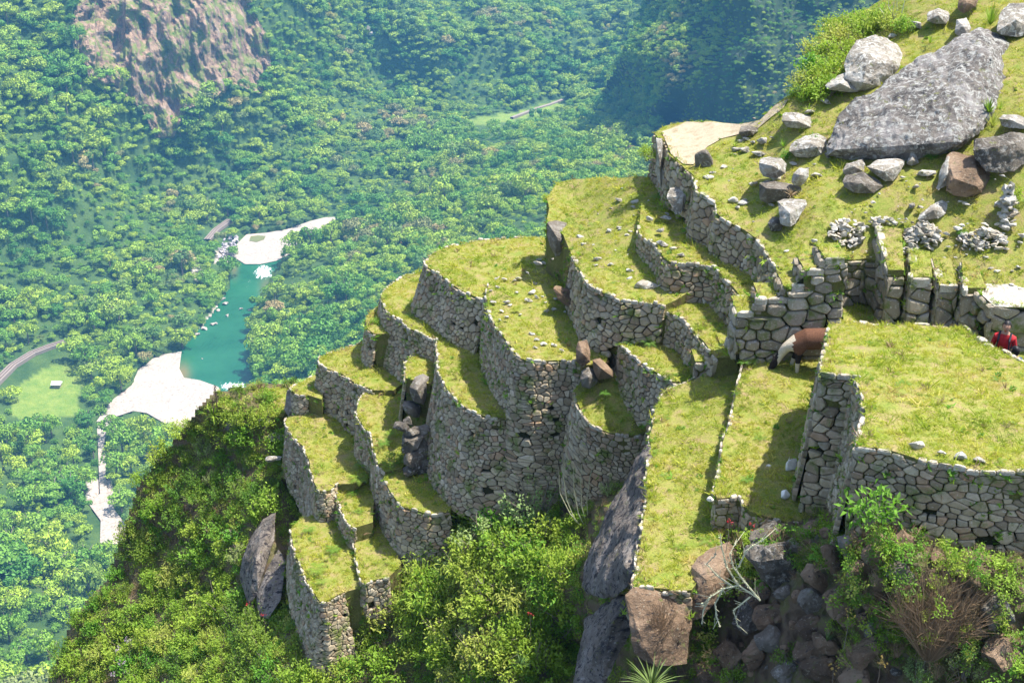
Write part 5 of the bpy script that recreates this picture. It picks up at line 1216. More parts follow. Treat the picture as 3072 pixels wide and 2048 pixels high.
# outcrop of dark rocks under the near block
OUT = [(2330,1700,.62,.75),(2240,1760,.35,.3),(2430,1600,.35,.25),(2300,1620,.4,.3),(2510,1690,.22,.6),(2460,1740,.2,.5),(2560,1630,.3,.3),(2640,1660,.35,.3),(2720,1640,.3,.3),(2430,1800,.3,.3),(2520,1800,.35,.3),(2310,1850,.4,.3),(2240,1850,.4,.28),(2430,1880,.3,.25),(2540,1850,.25,.25),(2310,1920,.35,.28),(2420,1960,.35,.25),(2260,1960,.3,.3),(2700,1720,.3,.25),(2450,2000,.4,.25),(2180,1960,.35,.4),(2990,1830,.3,.3),(2140,2020,.35,.4),(3010,1960,.4,.4),(2380,1650,.3,.22),(2580,1720,.25,.3),(2490,1600,.25,.2),(2350,1780,.25,.2),(2620,1800,.3,.22),(2600,1960,.4,.25),(2200,1680,.3,.3),(2280,1790,.3,.22),(2480,1930,.3,.2),(2360,2010,.35,.22),(2560,2030,.35,.25),(2640,1740,.2,.22)]
for k, (x, y, sx, sz_) in enumerate(OUT):
    c = near(x, y)*.991; sx *= .9; sz_ *= .9; bm = bmesh.new(); rz = R.uniform(-.5, .5)
    tl = Matrix.Rotation(math.radians(-35)+R.uniform(-.25, .25), 3, 'Y')@Matrix.Rotation(R.uniform(-.5, .5), 3, 'Z')
    for i in range(20): v = rv(); bm.verts.new(c+tl@Vector((max(-.5, min(.5, v.x))*sx*1.5, max(-.5, min(.5, v.y))*sx*1.1, max(-.5, min(.5, v.z))*sz_*1.5)))
    finish_rock(bm, 'outcrop_rock', M_BROWN if k % 3 else M_ROCK, 4, .06, 3.5, k*3.1, {0: 'large rounded grey rock of the dark outcrop under the near block', 4: 'long narrow rock tilted to the right in the dark outcrop'}.get(k, 'dark rock of the outcrop under the near block'), 'rock', None if k in (0, 4) else 'rocks of the dark outcrop')

Tn = np.array(tris(Fn)); pz, nz_ = sample_tris(Pn, Tn, 5.0); qz = proj_np(pz)[:, :2]
kz = inside(qz, [(2150,1640),(2300,1590),(2480,1590),(2600,1600),(2750,1620),(3100,1700),(3100,2070),(2120,2070),(2200,1900)]); pz = pz[kz]; kz = thin(pz, .30)
OR_ = [hull_mesh('outcrop_rock', 15, (1, .75, .75), 700+i, M_BROWN if i % 3 else M_ROCK, .05) for i in range(9)]
for n_, i in enumerate(kz[:280]):
    o = link('outcrop_rock', R.choice(OR_), None, Vector(pz[i])); s_ = R.uniform(.09, .24); o.scale = (s_, s_*.8, s_*R.uniform(.6, 1.3)); o.rotation_euler = (R.uniform(-.4, .4), R.uniform(-1.0, -.2), R.uniform(-.7, .7)); o.scale.x *= R.uniform(.5, .9)
    tag(o, 'small jagged brown stone of the dark outcrop', 'rock', 'small stones of the dark outcrop')
# loose stones lying on the grass
LS = [hull_mesh('loose_stone', 12, (1, .75, .55), 90+i, M_LOOSE, .06) for i in range(7)]
def loose(lst, zf, where, group, smin=.6):
    for x, y, wpx in lst:
        p = zf(x, y); pr = proj(p); s_ = wpx/2/(FPX/pr[2]); o = link('loose_stone', R.choice(LS), None, p+Vector((0, 0, s_*.18)))
        o.scale = (s_, s_*R.uniform(.7, 1.1), s_*R.uniform(.6, .95)); o.rotation_euler = (R.uniform(-.25, .25), R.uniform(-.25, .25), R.uniform(-.6, .6))
        tag(o, where, 'stone', group)
cA = lambda L_: [(800+u/1.96, 500+v/1.96, w_/1.96) for u, v, w_ in L_]
cB = lambda L_: [(1500+u/2.24, 600+v/2.24, w_/2.24) for u, v, w_ in L_]
cT = lambda L_: [(1500+u/2.24, v/2.24, w_/2.24) for u, v, w_ in L_]
cR = lambda L_: [(2200+u/2.24, v/2.24, w_/2.24) for u, v, w_ in L_]
cW = lambda L_: [(2500+u/3.136, 550+v/3.136, w_/3.136) for u, v, w_ in L_]
loose(cA([(1350,660,35),(1395,665,55),(1480,662,60),(1455,670,40),(1575,690,45),(1560,740,60),(1470,740,30),(1410,800,60),(1380,850,40),(1430,815,35),(1540,790,70),(1590,770,50),(1620,765,30),(1645,850,45),(1690,840,50),(1700,780,45),(1755,855,35),(1790,860,30),(1410,885,40),(1490,870,30),(1560,985,55),(1590,1020,60),(1630,1045,70),(1690,1050,50),(1580,1065,40),(1370,900,30),(1640,800,30),(1600,550,50),(1625,575,70),(1690,545,35),(1530,628,40),(1735,1080,45),(1330,800,60),(1315,730,35),(1360,710,40)]), lambda x, y: up(x, y, -14.68), 'pale loose stone scattered on the rubble strewn platform', 'loose stones of the rubble platform')
loose(cB([(560,300,60),(630,305,45),(540,250,70),(655,400,80),(745,440,80),(735,215,70),(805,200,50),(855,240,60),(875,215,50),(785,280,40),(870,340,50),(865,370,40),(875,480,80),(870,530,60),(250,430,85),(355,400,40),(185,490,40),(780,340,30),(640,440,50)]), lambda x, y: ksh(x, y), 'pale loose stone on the grassy knoll', 'loose stones of the knoll')
loose(cT([(820,1265,25),(800,1350,95),(745,1400,30),(905,1360,70),(958,1390,40),(998,1352,35),(895,1395,60),(660,1440,25),(800,1530,50),(740,1550,60),(900,1450,40)]), lambda x, y: ksh(x, y), 'pale stone half buried on the upper part of the knoll', 'loose stones on top of the knoll')
loose(cB([(1000,130,80),(1110,130,110),(1120,95,50),(1085,215,120),(1090,300,110),(1160,330,70),(1215,375,85),(1250,190,50),(1385,235,50),(1360,225,40)]), lambda x, y: up(x, y, -12.2), 'pale stone on the left end of the highest grass strip', 'loose stones of the highest strip')
big_ = link('loose_stone', LS[0], None, ksh(1938, 858)); s_ = .38; big_.scale = (s_, s_*.8, s_*1.1); tag(big_, 'single square pale stone on the turf above the projecting wall stone', 'stone')
loose(cT([(1430,1165,70),(1400,1200,100),(1700,1240,80),(1570,1355,120),(1640,1350,60),(1820,1380,60),(1600,1400,70),(1650,1020,110),(1730,1045,130),(1770,960,140),(1620,950,70),(1825,930,60),(1710,800,40),(1490,935,35),(1850,1210,100),(1700,960,60)]), lambda x, y: M(x, y), 'pale stone in the grass between the path and the round rock', 'loose stones left of the round rock')
loose(cR([(620,690,100),(510,760,100),(560,1190,120),(400,1105,70),(90,940,80),(130,960,60),(1300,1175,150),(1230,1260,90),(1270,1345,30),(90,1000,60),(20,1010,90),(180,1040,90),(60,1370,90),(260,1385,60),(1060,250,90),(1230,175,130),(1200,190,50)]), lambda x, y: M(x, y), 'pale stone lying in the upper grassland', 'loose stones of the upper grassland')
yrock = hull_mesh('path_edge_rock', 16, (1, .7, 1.0), 333, M_ROCK, .06)
p = M(2110, 500); o = link('path_edge_rock', yrock, None, p+Vector((0, 0, .1))); o.scale = (.32, .3, .5); tag(o, 'mossy upright rock at the right edge of the gravel path', 'rock')
loose(cW([(1060,480,90),(1170,430,110),(1210,400,90),(1420,395,110),(1460,440,60),(1540,520,70),(840,150,40),(620,340,50),(640,370,50),(740,370,50),(680,340,60),(1320,760,40),(1430,700,70),(1620,620,90),(1780,500,120),(1750,560,80),(1620,520,50),(1680,830,60),(1540,830,80),(1480,800,70),(1760,1000,110),(1680,960,90),(1740,790,70),(1150,700,50),(1080,600,70)]), lambda x, y: M(x, y), 'pale stone strewn in the grass behind the upright wall ends', 'loose stones behind the wall ends')
rl = []
while len(rl) < 70:
    x, y = R.uniform(2110, 3060), R.uniform(400, 800)
    if inside([(x, y)], [(2120,470),(2300,440),(2450,480),(2560,590),(2800,480),(3060,420),(3060,820),(2700,780),(2400,830),(2200,670)])[0] and noise.noise(Vector((x/90, y/60, 8))) > -.02: rl.append((x, y, R.choice((8, 10, 12, 16, 22, 30))))
loose(rl, lambda x, y: M(x, y), 'pale fragment of rock scattered over the grassland', 'rock fragments of the grassland')
# rubble heaps of fallen wall stones
RB_ = [hull_mesh('stone', 11, (1, .7, .5), 140+i, M_LOOSE if i % 2 else M_CAP, 0) for i in range(10)]
def heap(x, y, rx, ry, hgt, n, smin, smax, label):
    c = M(x, y); root = tag(empty('rubble_pile', c), label, 'stone pile', 'rubble piles'); ppm = FPX/proj(c)[2]
    for k in range(n):
        a = R.uniform(0, 6.28); q = math.sqrt(R.random()); dx, dy = math.cos(a)*q*rx, math.sin(a)*q*ry; g = M(x+dx, y+dy*1.0)-c
        o = link('stone', R.choice(RB_), root, Vector((g.x, g.y, g.z+hgt*(1-q)*R.uniform(.3, 1)))); s_ = R.uniform(smin, smax)*1.25/ppm/2
        o.scale = (s_, s_*R.uniform(.7, 1), s_*R.uniform(.7, 1.1)); o.rotation_euler = (R.uniform(-.5, .5), R.uniform(-.5, .5), R.uniform(0, 6.28))
heap(2545, 700, 55, 42, .25, 60, 14, 38, 'small pile of broken wall stones left of the first upright wall end')
heap(2645, 665, 40, 12, .15, 22, 14, 34, 'row of stones heading the first upright wall')
heap(2765, 715, 58, 38, .5, 85, 14, 40, 'tallest pile of fallen stones, behind the second upright wall')
heap(2945, 725, 75, 34, .35, 95, 12, 36, 'wide pile of fallen stones behind the third and fourth wall ends')
heap(3020, 640, 26, 52, .8, 50, 18, 48, 'weedy stump of piled stones at the right edge of the grassland')
heap(2720, 752, 30, 12, .1, 14, 16, 40, 'short line of stones between two upright walls')
for (x, y, sx, sz_, lb) in [(2915,1395,.0,0,'')]: pass
for (x, y, wpx, lb) in [(2748,1322,64,'flat pale stone lying near the front edge of the near block'), (2822,1345,40,'mossy knob of stone on the front edge of the near block'), (2882,1355,62,'pale flat coping stone raised on the near block edge'), (2935,1368,58,'knobbly pale stone at the right of the near block edge')]:
    p = US(x, y+22); s_ = wpx/2/(FPX/proj(p)[2]); o = link('loose_stone', R.choice(LS), None, p+Vector((0, 0, .06))); o.scale = (s_, s_*.9, s_*.9); tag(o, lb, 'stone')
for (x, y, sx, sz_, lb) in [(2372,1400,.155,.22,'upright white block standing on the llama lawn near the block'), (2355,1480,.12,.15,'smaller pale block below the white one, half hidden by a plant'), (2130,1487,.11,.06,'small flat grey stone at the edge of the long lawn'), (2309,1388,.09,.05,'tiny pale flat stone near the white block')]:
    p = up(x, y+14, -13.6); me = hull_mesh('white_block', 14, (1, .7, 1), int(x), flat('sunlit_stone', (.75, .72, .66)), .08); o = link('white_block', me, None, p+Vector((0, 0, sz_*.6))); o.scale = (sx, sx, sz_); o.rotation_euler = (0, .2, .3); tag(o, lb, 'stone')  # raised albedo stands in for sunlight; the block itself lies in shadow

# ================================================================ SHRUBS AND OTHER PLANTS
def species(n, r, h, nst, nl, L, W, mat, stem=M_BARK, up_=.6):
    out = []
    for _ in range(n):
        me, tips = shrub_mesh('leaves', r, h, nst, nl, L, W, mat, up_); out.append((me, stems_mesh('stems', r*.9, h*.9, 9, .014, stem, 2)))
    return out
SP = {'yellow': species(4, .6, .75, 34, 760, .095, .045, M_LEAF_Y), 'green': species(4, .6, .8, 30, 700, .105, .055, M_LEAF_G),
      'dark': species(3, .65, .8, 36, 850, .09, .045, M_LEAF_D), 'pale': species(2, .5, .95, 30, 900, .06, .035, M_LEAF_P),
      'long': species(2, .55, .7, 34, 620, .15, .035, M_LEAF_Y, up_=.2), 'broad': species(2, .45, .5, 22, 260, .15, .065, M_LEAF_G, up_=.3)}
LB = {'yellow': 'yellow green small leaved shrub', 'green': 'fresh green bushy shrub', 'dark': 'dark green dense shrub', 'pale': 'pale green upright shrub', 'long': 'drooping long leaved yellow green shrub', 'broad': 'broad leaved green shrub'}
def shrub(x, y, kind, s, label=None, group=None, p=None, sz_=None, name='shrub'):
    p = near(x, y) if p is None else p; lf, stm = R.choice(SP[kind])
    t_ = tag(empty(name, p-Vector((0, 0, .08)), R.uniform(0, 6.28)), label or LB[kind], 'shrub', group); t_.scale = (s, s, s*(sz_ or R.uniform(.85, 1.15)))
    link('leaves', lf, t_); link('stems', stm, t_); return t_
# singled out shrubs
for x, y, k, s, lb in [(1290,1800,'long',1.35,'largest yellow leaved bush in the gully, left part'), (1400,1730,'long',1.3,'yellow leaved bush at the middle of the gully'), (1480,1800,'yellow',1.2,'rounded bush at the right of the gully'), (1220,1850,'long',1.0,'long leaved bush at the foot of the narrow strip wall'),
    (1385,1590,'pale',1.9,'pale lilac flowered shrub beside the angular wall'), (1440,1660,'pale',1.6,'pale green shrub under the lilac flowered one'), (1590,1580,'pale',1.75,'tall pale shrub against the layered bedrock'), (1540,1650,'green',1.4,'green shrub in front of the bare stems'),
    (1600,1710,'green',1.0,'green shrub left of the steep slaty slab'), (1650,1780,'broad',1.2,'broad leaved shrub at the foot of the slaty slab'), (1470,1990,'yellow',1.3,'olive bush at the bottom edge below the gully'), (1600,1990,'yellow',1.2,'olive bush at the bottom edge left of the dark slab'), (1350,1970,'green',1.1,'green bush at the bottom edge beside the lowest wall'),
    (1080,1950,'pale',.9,'spindly pale shrub against the front of the lowest wall'), (1050,2030,'green',1.0,'green bush at the very foot of the lowest wall')]:
    shrub(x, y, k, s, lb)
p = up(2620, 1600, -12.8); shrub(0, 0, 'broad', .95, 'bright broad leaved bush growing from the wall of the near block', p=at_y(2612, 1540, 17.6), sz_=1.1)
shrub(0, 0, 'broad', .5, 'trailing leafy plant hanging below the bright broad leaved bush', p=at_y(2650, 1640, 17.4), sz_=1.2)
shrub(0, 0, 'dark', .55, 'dark rounded shrub at the end of the winding strip', p=up(1180, 1395, -19.2), sz_=1.3)
shrub(0, 0, 'green', .5, 'leafy shrub in the bend of the tiny ledge', p=up(1135, 975, -17.2))
for x, y, z, s, k, lb in [(2480,900,0,0,'',''),(1940,470,-11.0,.55,'yellow','scruffy bush clinging left of the path wall'), (1640,600,-12.9,.35,'yellow','grassy clump on the cliff edge of the knoll'), (2440,430,0,.35,'green','small green weed bush beside the pale bumpy rock'), (2360,470,0,.4,'green','green weed bush behind the round rock'),
    (2790,470,0,.35,'green','green weeds in front of the huge boulder'), (3040,600,0,.5,'green','leafy plant on the weedy stump of stones'), (1240,1018,-17.1,.2,'green','tiny plant at the foot of the topmost rounded wall'), (2890,700,0,.25,'green','weeds at the wide pile of fallen stones')]:
    if s: shrub(0, 0, k, s, lb, p=(up(x, y, z) if z else M(x, y)))
# fern bush knoll at the top
kn = [(2452,235),(2460,190),(2478,150),(2500,110),(2530,80),(2560,62),(2600,60),(2520,150),(2490,200),(2560,110),(2470,265),(2640,50),(2445,200),(2452,150),(2475,100),(2495,70),(2590,90),(2620,70),(2430,240),(2410,262),(2520,110),(2550,130),(2680,66),(2720,70),(2440,270),(2500,240)]
for i, (x, y) in enumerate(kn):
    shrub(x, y, R.choice(['yellow', 'yellow', 'long', 'green']), R.uniform(.7, 1.15), 'yellow green bush of the thicket behind the angular boulder', 'thicket behind the angular boulder', p=msh(x, y+25)+Vector((0, .1, -.05)), sz_=.9)
# the left slope and the gully
BUSHY = [(560,1230),(660,1245),(760,1260),(850,1270),(830,1400),(850,1560),(800,1600),(740,1650),(700,1740),(760,1850),(830,1960),(900,2060),(1050,2070),(1650,2070),(1700,1800),(1680,1640),(1500,1530),(1300,1680),(1150,1880),(950,2100),(900,2330),(20,2330),(60,2230),(150,2040),(228,1850),(325,1750),(375,1600),(425,1450),(515,1330)]
Tn = np.array(tris(Fn)); pn, nn_ = sample_tris(Pn, Tn, 7.0); qn = proj_np(pn)[:, :2]
TERR = [(855,1250),(1120,1250),(1120,1400),(1350,1400),(1350,1640),(1215,1700),(1170,1800),(1100,1840),(1000,1960),(940,2050),(900,2020),(840,1860),(870,1600),(860,1500)]
k = inside(qn, BUSHY) & ~inside(qn, TERR); pn, qn = pn[k], qn[k]
slabs = [[(718,1740),(745,1620),(790,1555),(830,1530),(850,1680),(800,1850)],[(1755,1860),(1700,1800),(1755,1560),(1900,1400),(2000,1400),(1960,1780),(1830,2080)]]
k = ~(inside(qn, slabs[0]) | inside(qn, slabs[1])); pn, qn = pn[k], qn[k]
kp = thin(pn, .62); cnt = 0
NM = {True: ('on the left slope', 'shrubs of the left slope'), False: ('in the gully below the terraces', 'shrubs of the gully')}
for i in kp:
    x, y = qn[i]; v = noise.noise(Vector((x/170, y/170, 4))); left = x < 1000
    if left: kd = 'dark' if (520 < x < 700 and 1450 < y < 1600) and v > -.3 else ('yellow' if v > .05 else ('green' if v > -.22 else 'dark'))
    else: kd = 'yellow' if (v > .0 or y > 1900) else ('green' if v > -.2 else 'long')
    if R.random() < .12: kd = R.choice(['pale', 'long', 'broad'])
    cnt += 1
    if cnt > 290: break
    shrub(x, y, kd, R.uniform(.55, 1.1) if left else R.uniform(.8, 1.35), LB[kd]+' '+NM[left][0], LB[kd].split(' ')[0]+' '+NM[left][1], p=Vector(pn[i]))
print('shrubs', cnt)
ug = [shrub_mesh('undergrowth', .25, .3, 12, 130, .07, .035, m_, .4)[0] for m_ in (M_LEAF_Y, M_LEAF_G, M_LEAF_D)]+[blades_mesh('undergrowth', 26, .38, .02, M_LEAF_Y, droop=.7), blades_mesh('undergrowth', 22, .35, .014, M_DRY, droop=.6), stems_mesh('undergrowth', .2, .4, 10, .006, M_DRY, 3)]
pu, nu = sample_tris(Pn, Tn, 26.0); qu = proj_np(pu)[:, :2]; k = inside(qu, NDOM) & ~inside(qu, slabs[0]) & ~inside(qu, [(2150,1800),(2500,1700),(2500,2100),(2150,2100)]) & (qu[:, 1] < 2120)
dense = np.where(qu[:, 0] > 1750, .85, .9); k &= NR.random(len(qu)) < dense; pu = pu[k]; qu = qu[k]
ii = NR.choice(6, len(pu), p=[.28, .22, .2, .12, .12, .06]); ii = np.where(qu[:, 0] > 1750, NR.choice([0, 1, 2, 4, 5, 5, 3], len(pu)), ii)
scatter('undergrowth', pu, NR.uniform(.5, 1.1, len(pu))*np.where(qu[:, 0] > 1750, .6, 1), ii, ug, 'low tangled undergrowth between the shrubs', 'undergrowth', tilt=.6)
for x, y, k, s, lb in [(2230,1640,'green',.7,'scrubby green bush at the front of the llama lawn'),(2180,1600,'yellow',.6,'yellowish bush by the lichened branches'),(2290,1580,'yellow',.45,'thin leafy shoots in front of the small pale block'),(2250,1730,'green',.6,'green bush under the lichened branches'),(3010,1760,'dark',.7,'dark bush at the right edge below the near block'),(2990,1980,'pale',.8,'pale shrub at the bottom right corner'),(2890,2020,'pale',.7,'pale shrub left of the bottom right corner'),(2760,2040,'pale',.6,'small pale shrub at the bottom edge'),(2380,1990,'dark',.6,'dark low bush at the bottom of the outcrop'),(2150,1950,'dark',.7,'dark ferny bush beside the red brown rock face'),(2200,2040,'green',.5,'small bush at the bottom edge right of the big spiky plant'),(2560,1750,'green',.4,'small bush in the middle of the outcrop'),(2850,1690,'yellow',.4,'small bush below the near block wall'),(3060,1560,'green',.45,'bush hanging at the right end of the near block'),(1960,1860,'yellow',.4,'tuft on the left edge of the red brown rock face'),(1830,1480,'pale',.6,'pale bush above the slaty slab'),(1700,1480,'yellow',.45,'small yellowish bush beneath the mossy wall'),(1880,1430,'green',.5,'green bush at the top of the slaty slab'),(2660,1900,'green',.5,'green bush left of the dry twig bush'),(1700,1900,'green',.7,'green bush left of the lower dark slab'),(1850,2030,'yellow',.6,'bush at the bottom edge beside the big spiky plant')]:
    shrub(x, y, k, s, lb)
cr = (qn2 := proj_np(pu)[:, :2]); k = inside(cr, [(1980,1780),(2200,1560),(2600,1580),(3072,1680),(3072,2060),(1980,2060)]) & (NR.random(len(pu)) < .55)
cp = pu[k]*NR.uniform(.972, .99, (k.sum(), 1)); creep = [shrub_mesh('creeper', .2, .16, 12, 90, .06, .03, m_, .2)[0] for m_ in (M_LEAF_Y, M_LEAF_G, M_LEAF_D)]+[stems_mesh('creeper', .22, .3, 12, .005, M_DRY, 3)]
scatter('creepers', cp, NR.uniform(.5, 1.2, len(cp)), NR.integers(0, 4, len(cp)), creep, 'creepers and dry stalks growing over the dark outcrop', 'creepers', tilt=1.0)
# flowers
def blossoms(name, c, n, spread, size, mat, label, cat='flowers'):
    V, F = [], []
    for _ in range(n):
        d = rv()*R.random()**.5; p = Vector((d.x*spread, d.y*spread, d.z*spread*.8))
        for _k in range(7): a = rv(); b_ = a.cross(rv()).normalized(); quad(V, F, p+rv()*size, a*size*.7, b_*size*.7)
    V2, F2 = [], []; tube(V2, F2, [Vector((0, 0, -.7)), Vector((.02, 0, -.3)), Vector((0, 0, 0))], [.008, .006, .004], 3)
    r_ = tag(empty(name, c), label, cat); link('blossom', mkmesh('blossom', V, F, mat), r_); link('stem', mkmesh('stem', V2, F2, M_BARK), r_)
for i, (x, y, zz, n, lb) in enumerate([(1425,1400,2.0,9,'highest lilac flower spray beside the great curved wall'),(1412,1445,1.6,9,'lilac flower spray under the highest one'),(1350,1490,1.3,14,'widest lilac flower cluster at the angular wall corner'),(1330,1535,1.1,9,'lilac flower cluster touching the angular wall')]):
    blossoms('lilac_flowers', at_y(x, y, near(1385, 1580).y-.3), n, .16, .03, M_LILAC, lb)
for x, y, lb in [(382,1925,'upper pink lilac flower head on the left slope'),(355,1955,'middle pink lilac flower head on the left slope'),(365,1992,'lower pink lilac flower head on the left slope'),(340,2028,'lowest pink lilac flower head near the bottom left')]:
    blossoms('lilac_flowers', near(x, y)*.95+Vector((0, 0, .1)), 8, .13, .028, M_LILAC, lb)
for x, y, yy, lb in [(745,1810,None,'red flowers at the foot of the smooth grey slab'),(790,1845,None,'second red flower patch beside the grey slabs'),(1590,1842,None,'red flower spray in the olive bush of the gully'),(2185,1562,20.3,'red flower tip by the lichened branches'),(2252,1580,20.2,'small red flower right of the lichened branches')]:
    c = near(x, y)*.955 if yy is None else at_y(x, y, yy); blossoms('red_flowers', c, 5, .09, .022, M_RED, lb)
for x, y, yy, lb in [(2545,1840,None,'yellow flower heads beside the dry twig bush'),(2500,2000,None,'yellow flower spray at the bottom edge of the dark outcrop'),(2640,1980,None,'small yellow flowers below the dry twig bush')]:
    blossoms('yellow_flowers', near(x, y)*.95, 12, .13, .014, M_YEL, lb)
# ferns
fern_me = [fern_mesh('fronds', 9, .55, M_FERN), fern_mesh('fronds', 11, .45, M_FERN)]
for x, y, z, s, lb in [(950,1712,-21.1,.8,'big bright fern on the lowest terrace'),(1000,1650,-21.1,.6,'fern in the shade at the middle of the lowest terrace'),(1040,1620,-21.1,.65,'fern by the narrow strip on the lowest terrace'),(925,1590,-21.1,.6,'fern at the back of the lowest terrace'),(965,1745,-21.1,.5,'small fern near the front of the lowest terrace'),(1085,1395,-20.0,.8,'dark fern at the foot of the winding wall'),(1080,1440,-20.05,.8,'large shaded fern at the lower end of the winding wall'),(1060,1480,-20.4,.5,'fern at the head of the ferny strip'),(1075,1535,-20.4,.5,'fern at the end of the ferny strip'),(1150,1330,-18.9,.6,'fern among weeds on the winding strip'),(1170,1300,-18.8,.5,'second fern on the winding strip'),
    (2125,1560,-14.25,.55,'fern at the right rim of the long lawn'),(2130,1625,-14.3,.6,'larger fern at the lower right of the long lawn'),(2040,1640,-14.3,.35,'low fern in the middle of the long lawn'),(2280,1315,-13.5,.35,'flat fern on the llama lawn'),(2240,1440,-13.5,.35,'small fern at the front of the llama lawn'),(1815,1180,-15.3,.5,'bright spiky weed on the wild grass ledge'),(3045,1370,-10.7,.45,'fern on the near block by the right edge'),(1850,1150,-15.2,.35,'weed beside the middle strip wall on the wild ledge'),
    (1650,1450,-19.2,.8,'dark fern hanging from the rock under the great wall')]:
    f_ = link('fern', fern_me[int(x) % 2], None, up(x, y, z)); f_.scale = (s, s, s); f_.rotation_euler = (0, 0, R.uniform(0, 6)); tag(f_, lb, 'fern')
# spiky plants
def spiky(p, n, L, W, lb, mat=M_BLADE, upm=.15, name='spiky_plant', droop=.35):
    o = link(name, blades_mesh(name, n, L, W, mat, droop=droop, upm=upm), None, p); tag(o, lb, 'plant'); return o
spiky(at_y(1955, 2060, 17.9), 70, .75, .03, 'large spiky plant with long narrow blades at the bottom edge', upm=.0)
spiky(near(1560, 1990)*.96, 34, .42, .02, 'dark spiky rosette in the olive bush')
spiky(up(640, 1245, -20.4), 40, .55, .05, 'agave on the edge of the dry shoulder', M_LEAF_G)
spiky(near(2480, 1920)*.985, 24, .3, .014, 'small spiky rosette in the dark outcrop')
spiky(M(2368, 612)+Vector((0, -.1, .25)), 22, .3, .03, 'spiky plant growing in the cup shaped rock', M_DRY, .3)
spiky(M(2970, 75), 60, .75, .03, 'tall grass tussock at the top right', M_LEAF_Y, .7, droop=.2); spiky(M(2970, 420)+Vector((0, 0, .3)), 50, .5, .03, 'tall grass tuft on the bumpy rock ridge', M_LEAF_Y, .7)
spiky(at_y(2672, 335, M(2560, 470).y+.2), 16, .22, .02, 'small pale rosette growing on the huge boulder', M_DRY, .2)
spiky(M(2965, 345)+Vector((0, 0, .05)), 30, .45, .05, 'bright green leafy clump under the right side of the huge boulder', M_FERN, .6)
spiky(M(2318, 530)+Vector((0, -.3, .05)), 26, .25, .02, 'grass clump between the round rock and the flat block', M_LEAF_Y, .3)
for x, y, lb in [(2480,275,'grass clump under the angular boulder'),(2500,270,'second grass clump under the angular boulder'),(2410,300,'grass tuft at the path bend'),(2425,335,'spiky tuft behind the long rounded rock'),(2790,130,'spiky tuft on the slope above the huge boulder'),(2400,395,'long grass under the long rounded rock'),(3000,330,'leafy grass at the right of the huge boulder'),(2350,440,'green tuft left of the pale bumpy rock'),(2205,440,'tuft at the path side')]:
    spiky(M(x, y), 26, .3, .022, lb, M_LEAF_Y, .5, 'grass_clump')
# dark dead flower stalks on the shoulder
M_DEAD = flat('dead_stalk', (0.09, 0.06, 0.05))
for x, y, h, lb in [(652,1235,1.0,'taller dark dead flower stalk on the shoulder'),(641,1240,.55,'shorter dark dead flower stalk on the shoulder')]:
    V, F = [], []; tube(V, F, [Vector((0, 0, 0)), Vector((.01, 0, h*.5)), Vector((0, 0, h))], [.018, .015, .008], 5)
    for _ in range(60): z = R.uniform(.35, 1)*h; a = rv(); b_ = a.cross(rv()); quad(V, F, Vector((rv().x*.05, rv().y*.05, z)), a*.045, b_*.03)
    o = link('dead_stalk', mkmesh('dead_stalk', V, F, M_DEAD), None, up(x, y, -20.3)); tag(o, lb, 'plant')
# dry twig bush, bare stems, lichened branches, dead treelet on the skyline
tb = tag(empty('twig_bush', near(2790, 1960)*.985), 'tangled dry brown twig bush in the shade of the near block', 'bush')
link('twigs', stems_mesh('twigs', .85, 1.45, 130, .008, M_DRY, 6), tb); tb.scale = (1, .7, 1)
dl = tag(empty('twig_bush', at_y(1985, 1900, ye-.45)), 'dry stalks hanging over the red brown rock face', 'bush'); link('twigs', stems_mesh('twigs', .32, .6, 60, .006, M_DRY, 4), dl)
V, F = [], []; 
for (x0, y0, pts) in [(1760,1590,[(1725,1560),(1700,1500),(1690,1430),(1692,1380)]),(1760,1590,[(1735,1540),(1722,1470),(1720,1400)]),(1765,1590,[(1745,1520),(1742,1440),(1745,1390)]),(1765,1588,[(1760,1500),(1770,1430),(1778,1400)]),(1755,1590,[(1710,1540),(1680,1480),(1676,1400)])]:
    Y0 = near(1700, 1580).y-.5; L_ = [at_y(x0, y0, Y0)]+[at_y(a, b_, Y0-.1*i) for i, (a, b_) in enumerate(pts)]; tube(V, F, L_, [.012]*(len(L_)-1)+[.005], 4)
c = sum(V, Vector())/len(V); o = link('bare_shrub', mkmesh('bare_shrub', [v-c for v in V], F, M_TWIG), None, c); tag(o, 'bundle of bare pale stems in front of the mossy wall foot', 'plant')
def branch(start, pts, Y, r0):
    L_ = [at_y(start[0], start[1], Y)]+[at_y(a, b_, Y-.06*(i % 3)) for i, (a, b_) in enumerate(pts)]; V, F = [], []
    tube(V, F, L_, [r0*(1-.75*i/len(L_)) for i in range(len(L_))], 5)
    for p_, q_ in zip(L_, L_[1:]):
        for _ in range(int((q_-p_).length*95)):
            t = R.random(); a = rv(); b_ = a.cross(rv()); s_ = R.uniform(.008, .022); quad(V, F, p_.lerp(q_, t)+rv()*.022, a*s_, b_*s_)
        for _ in range(int((q_-p_).length*9)):
            t = R.random(); s0 = p_.lerp(q_, t); d = (q_-p_).normalized()+rv()*.9; tube(V, F, [s0, s0+d*R.uniform(.08, .22)], [.006, .003], 3)
    return V, F
br_ = tag(empty('lichened_branch', at_y(2260, 1780, 16.9)), 'pale lichen covered branches reaching out under the llama lawn', 'branch')
yb_ = 17.3
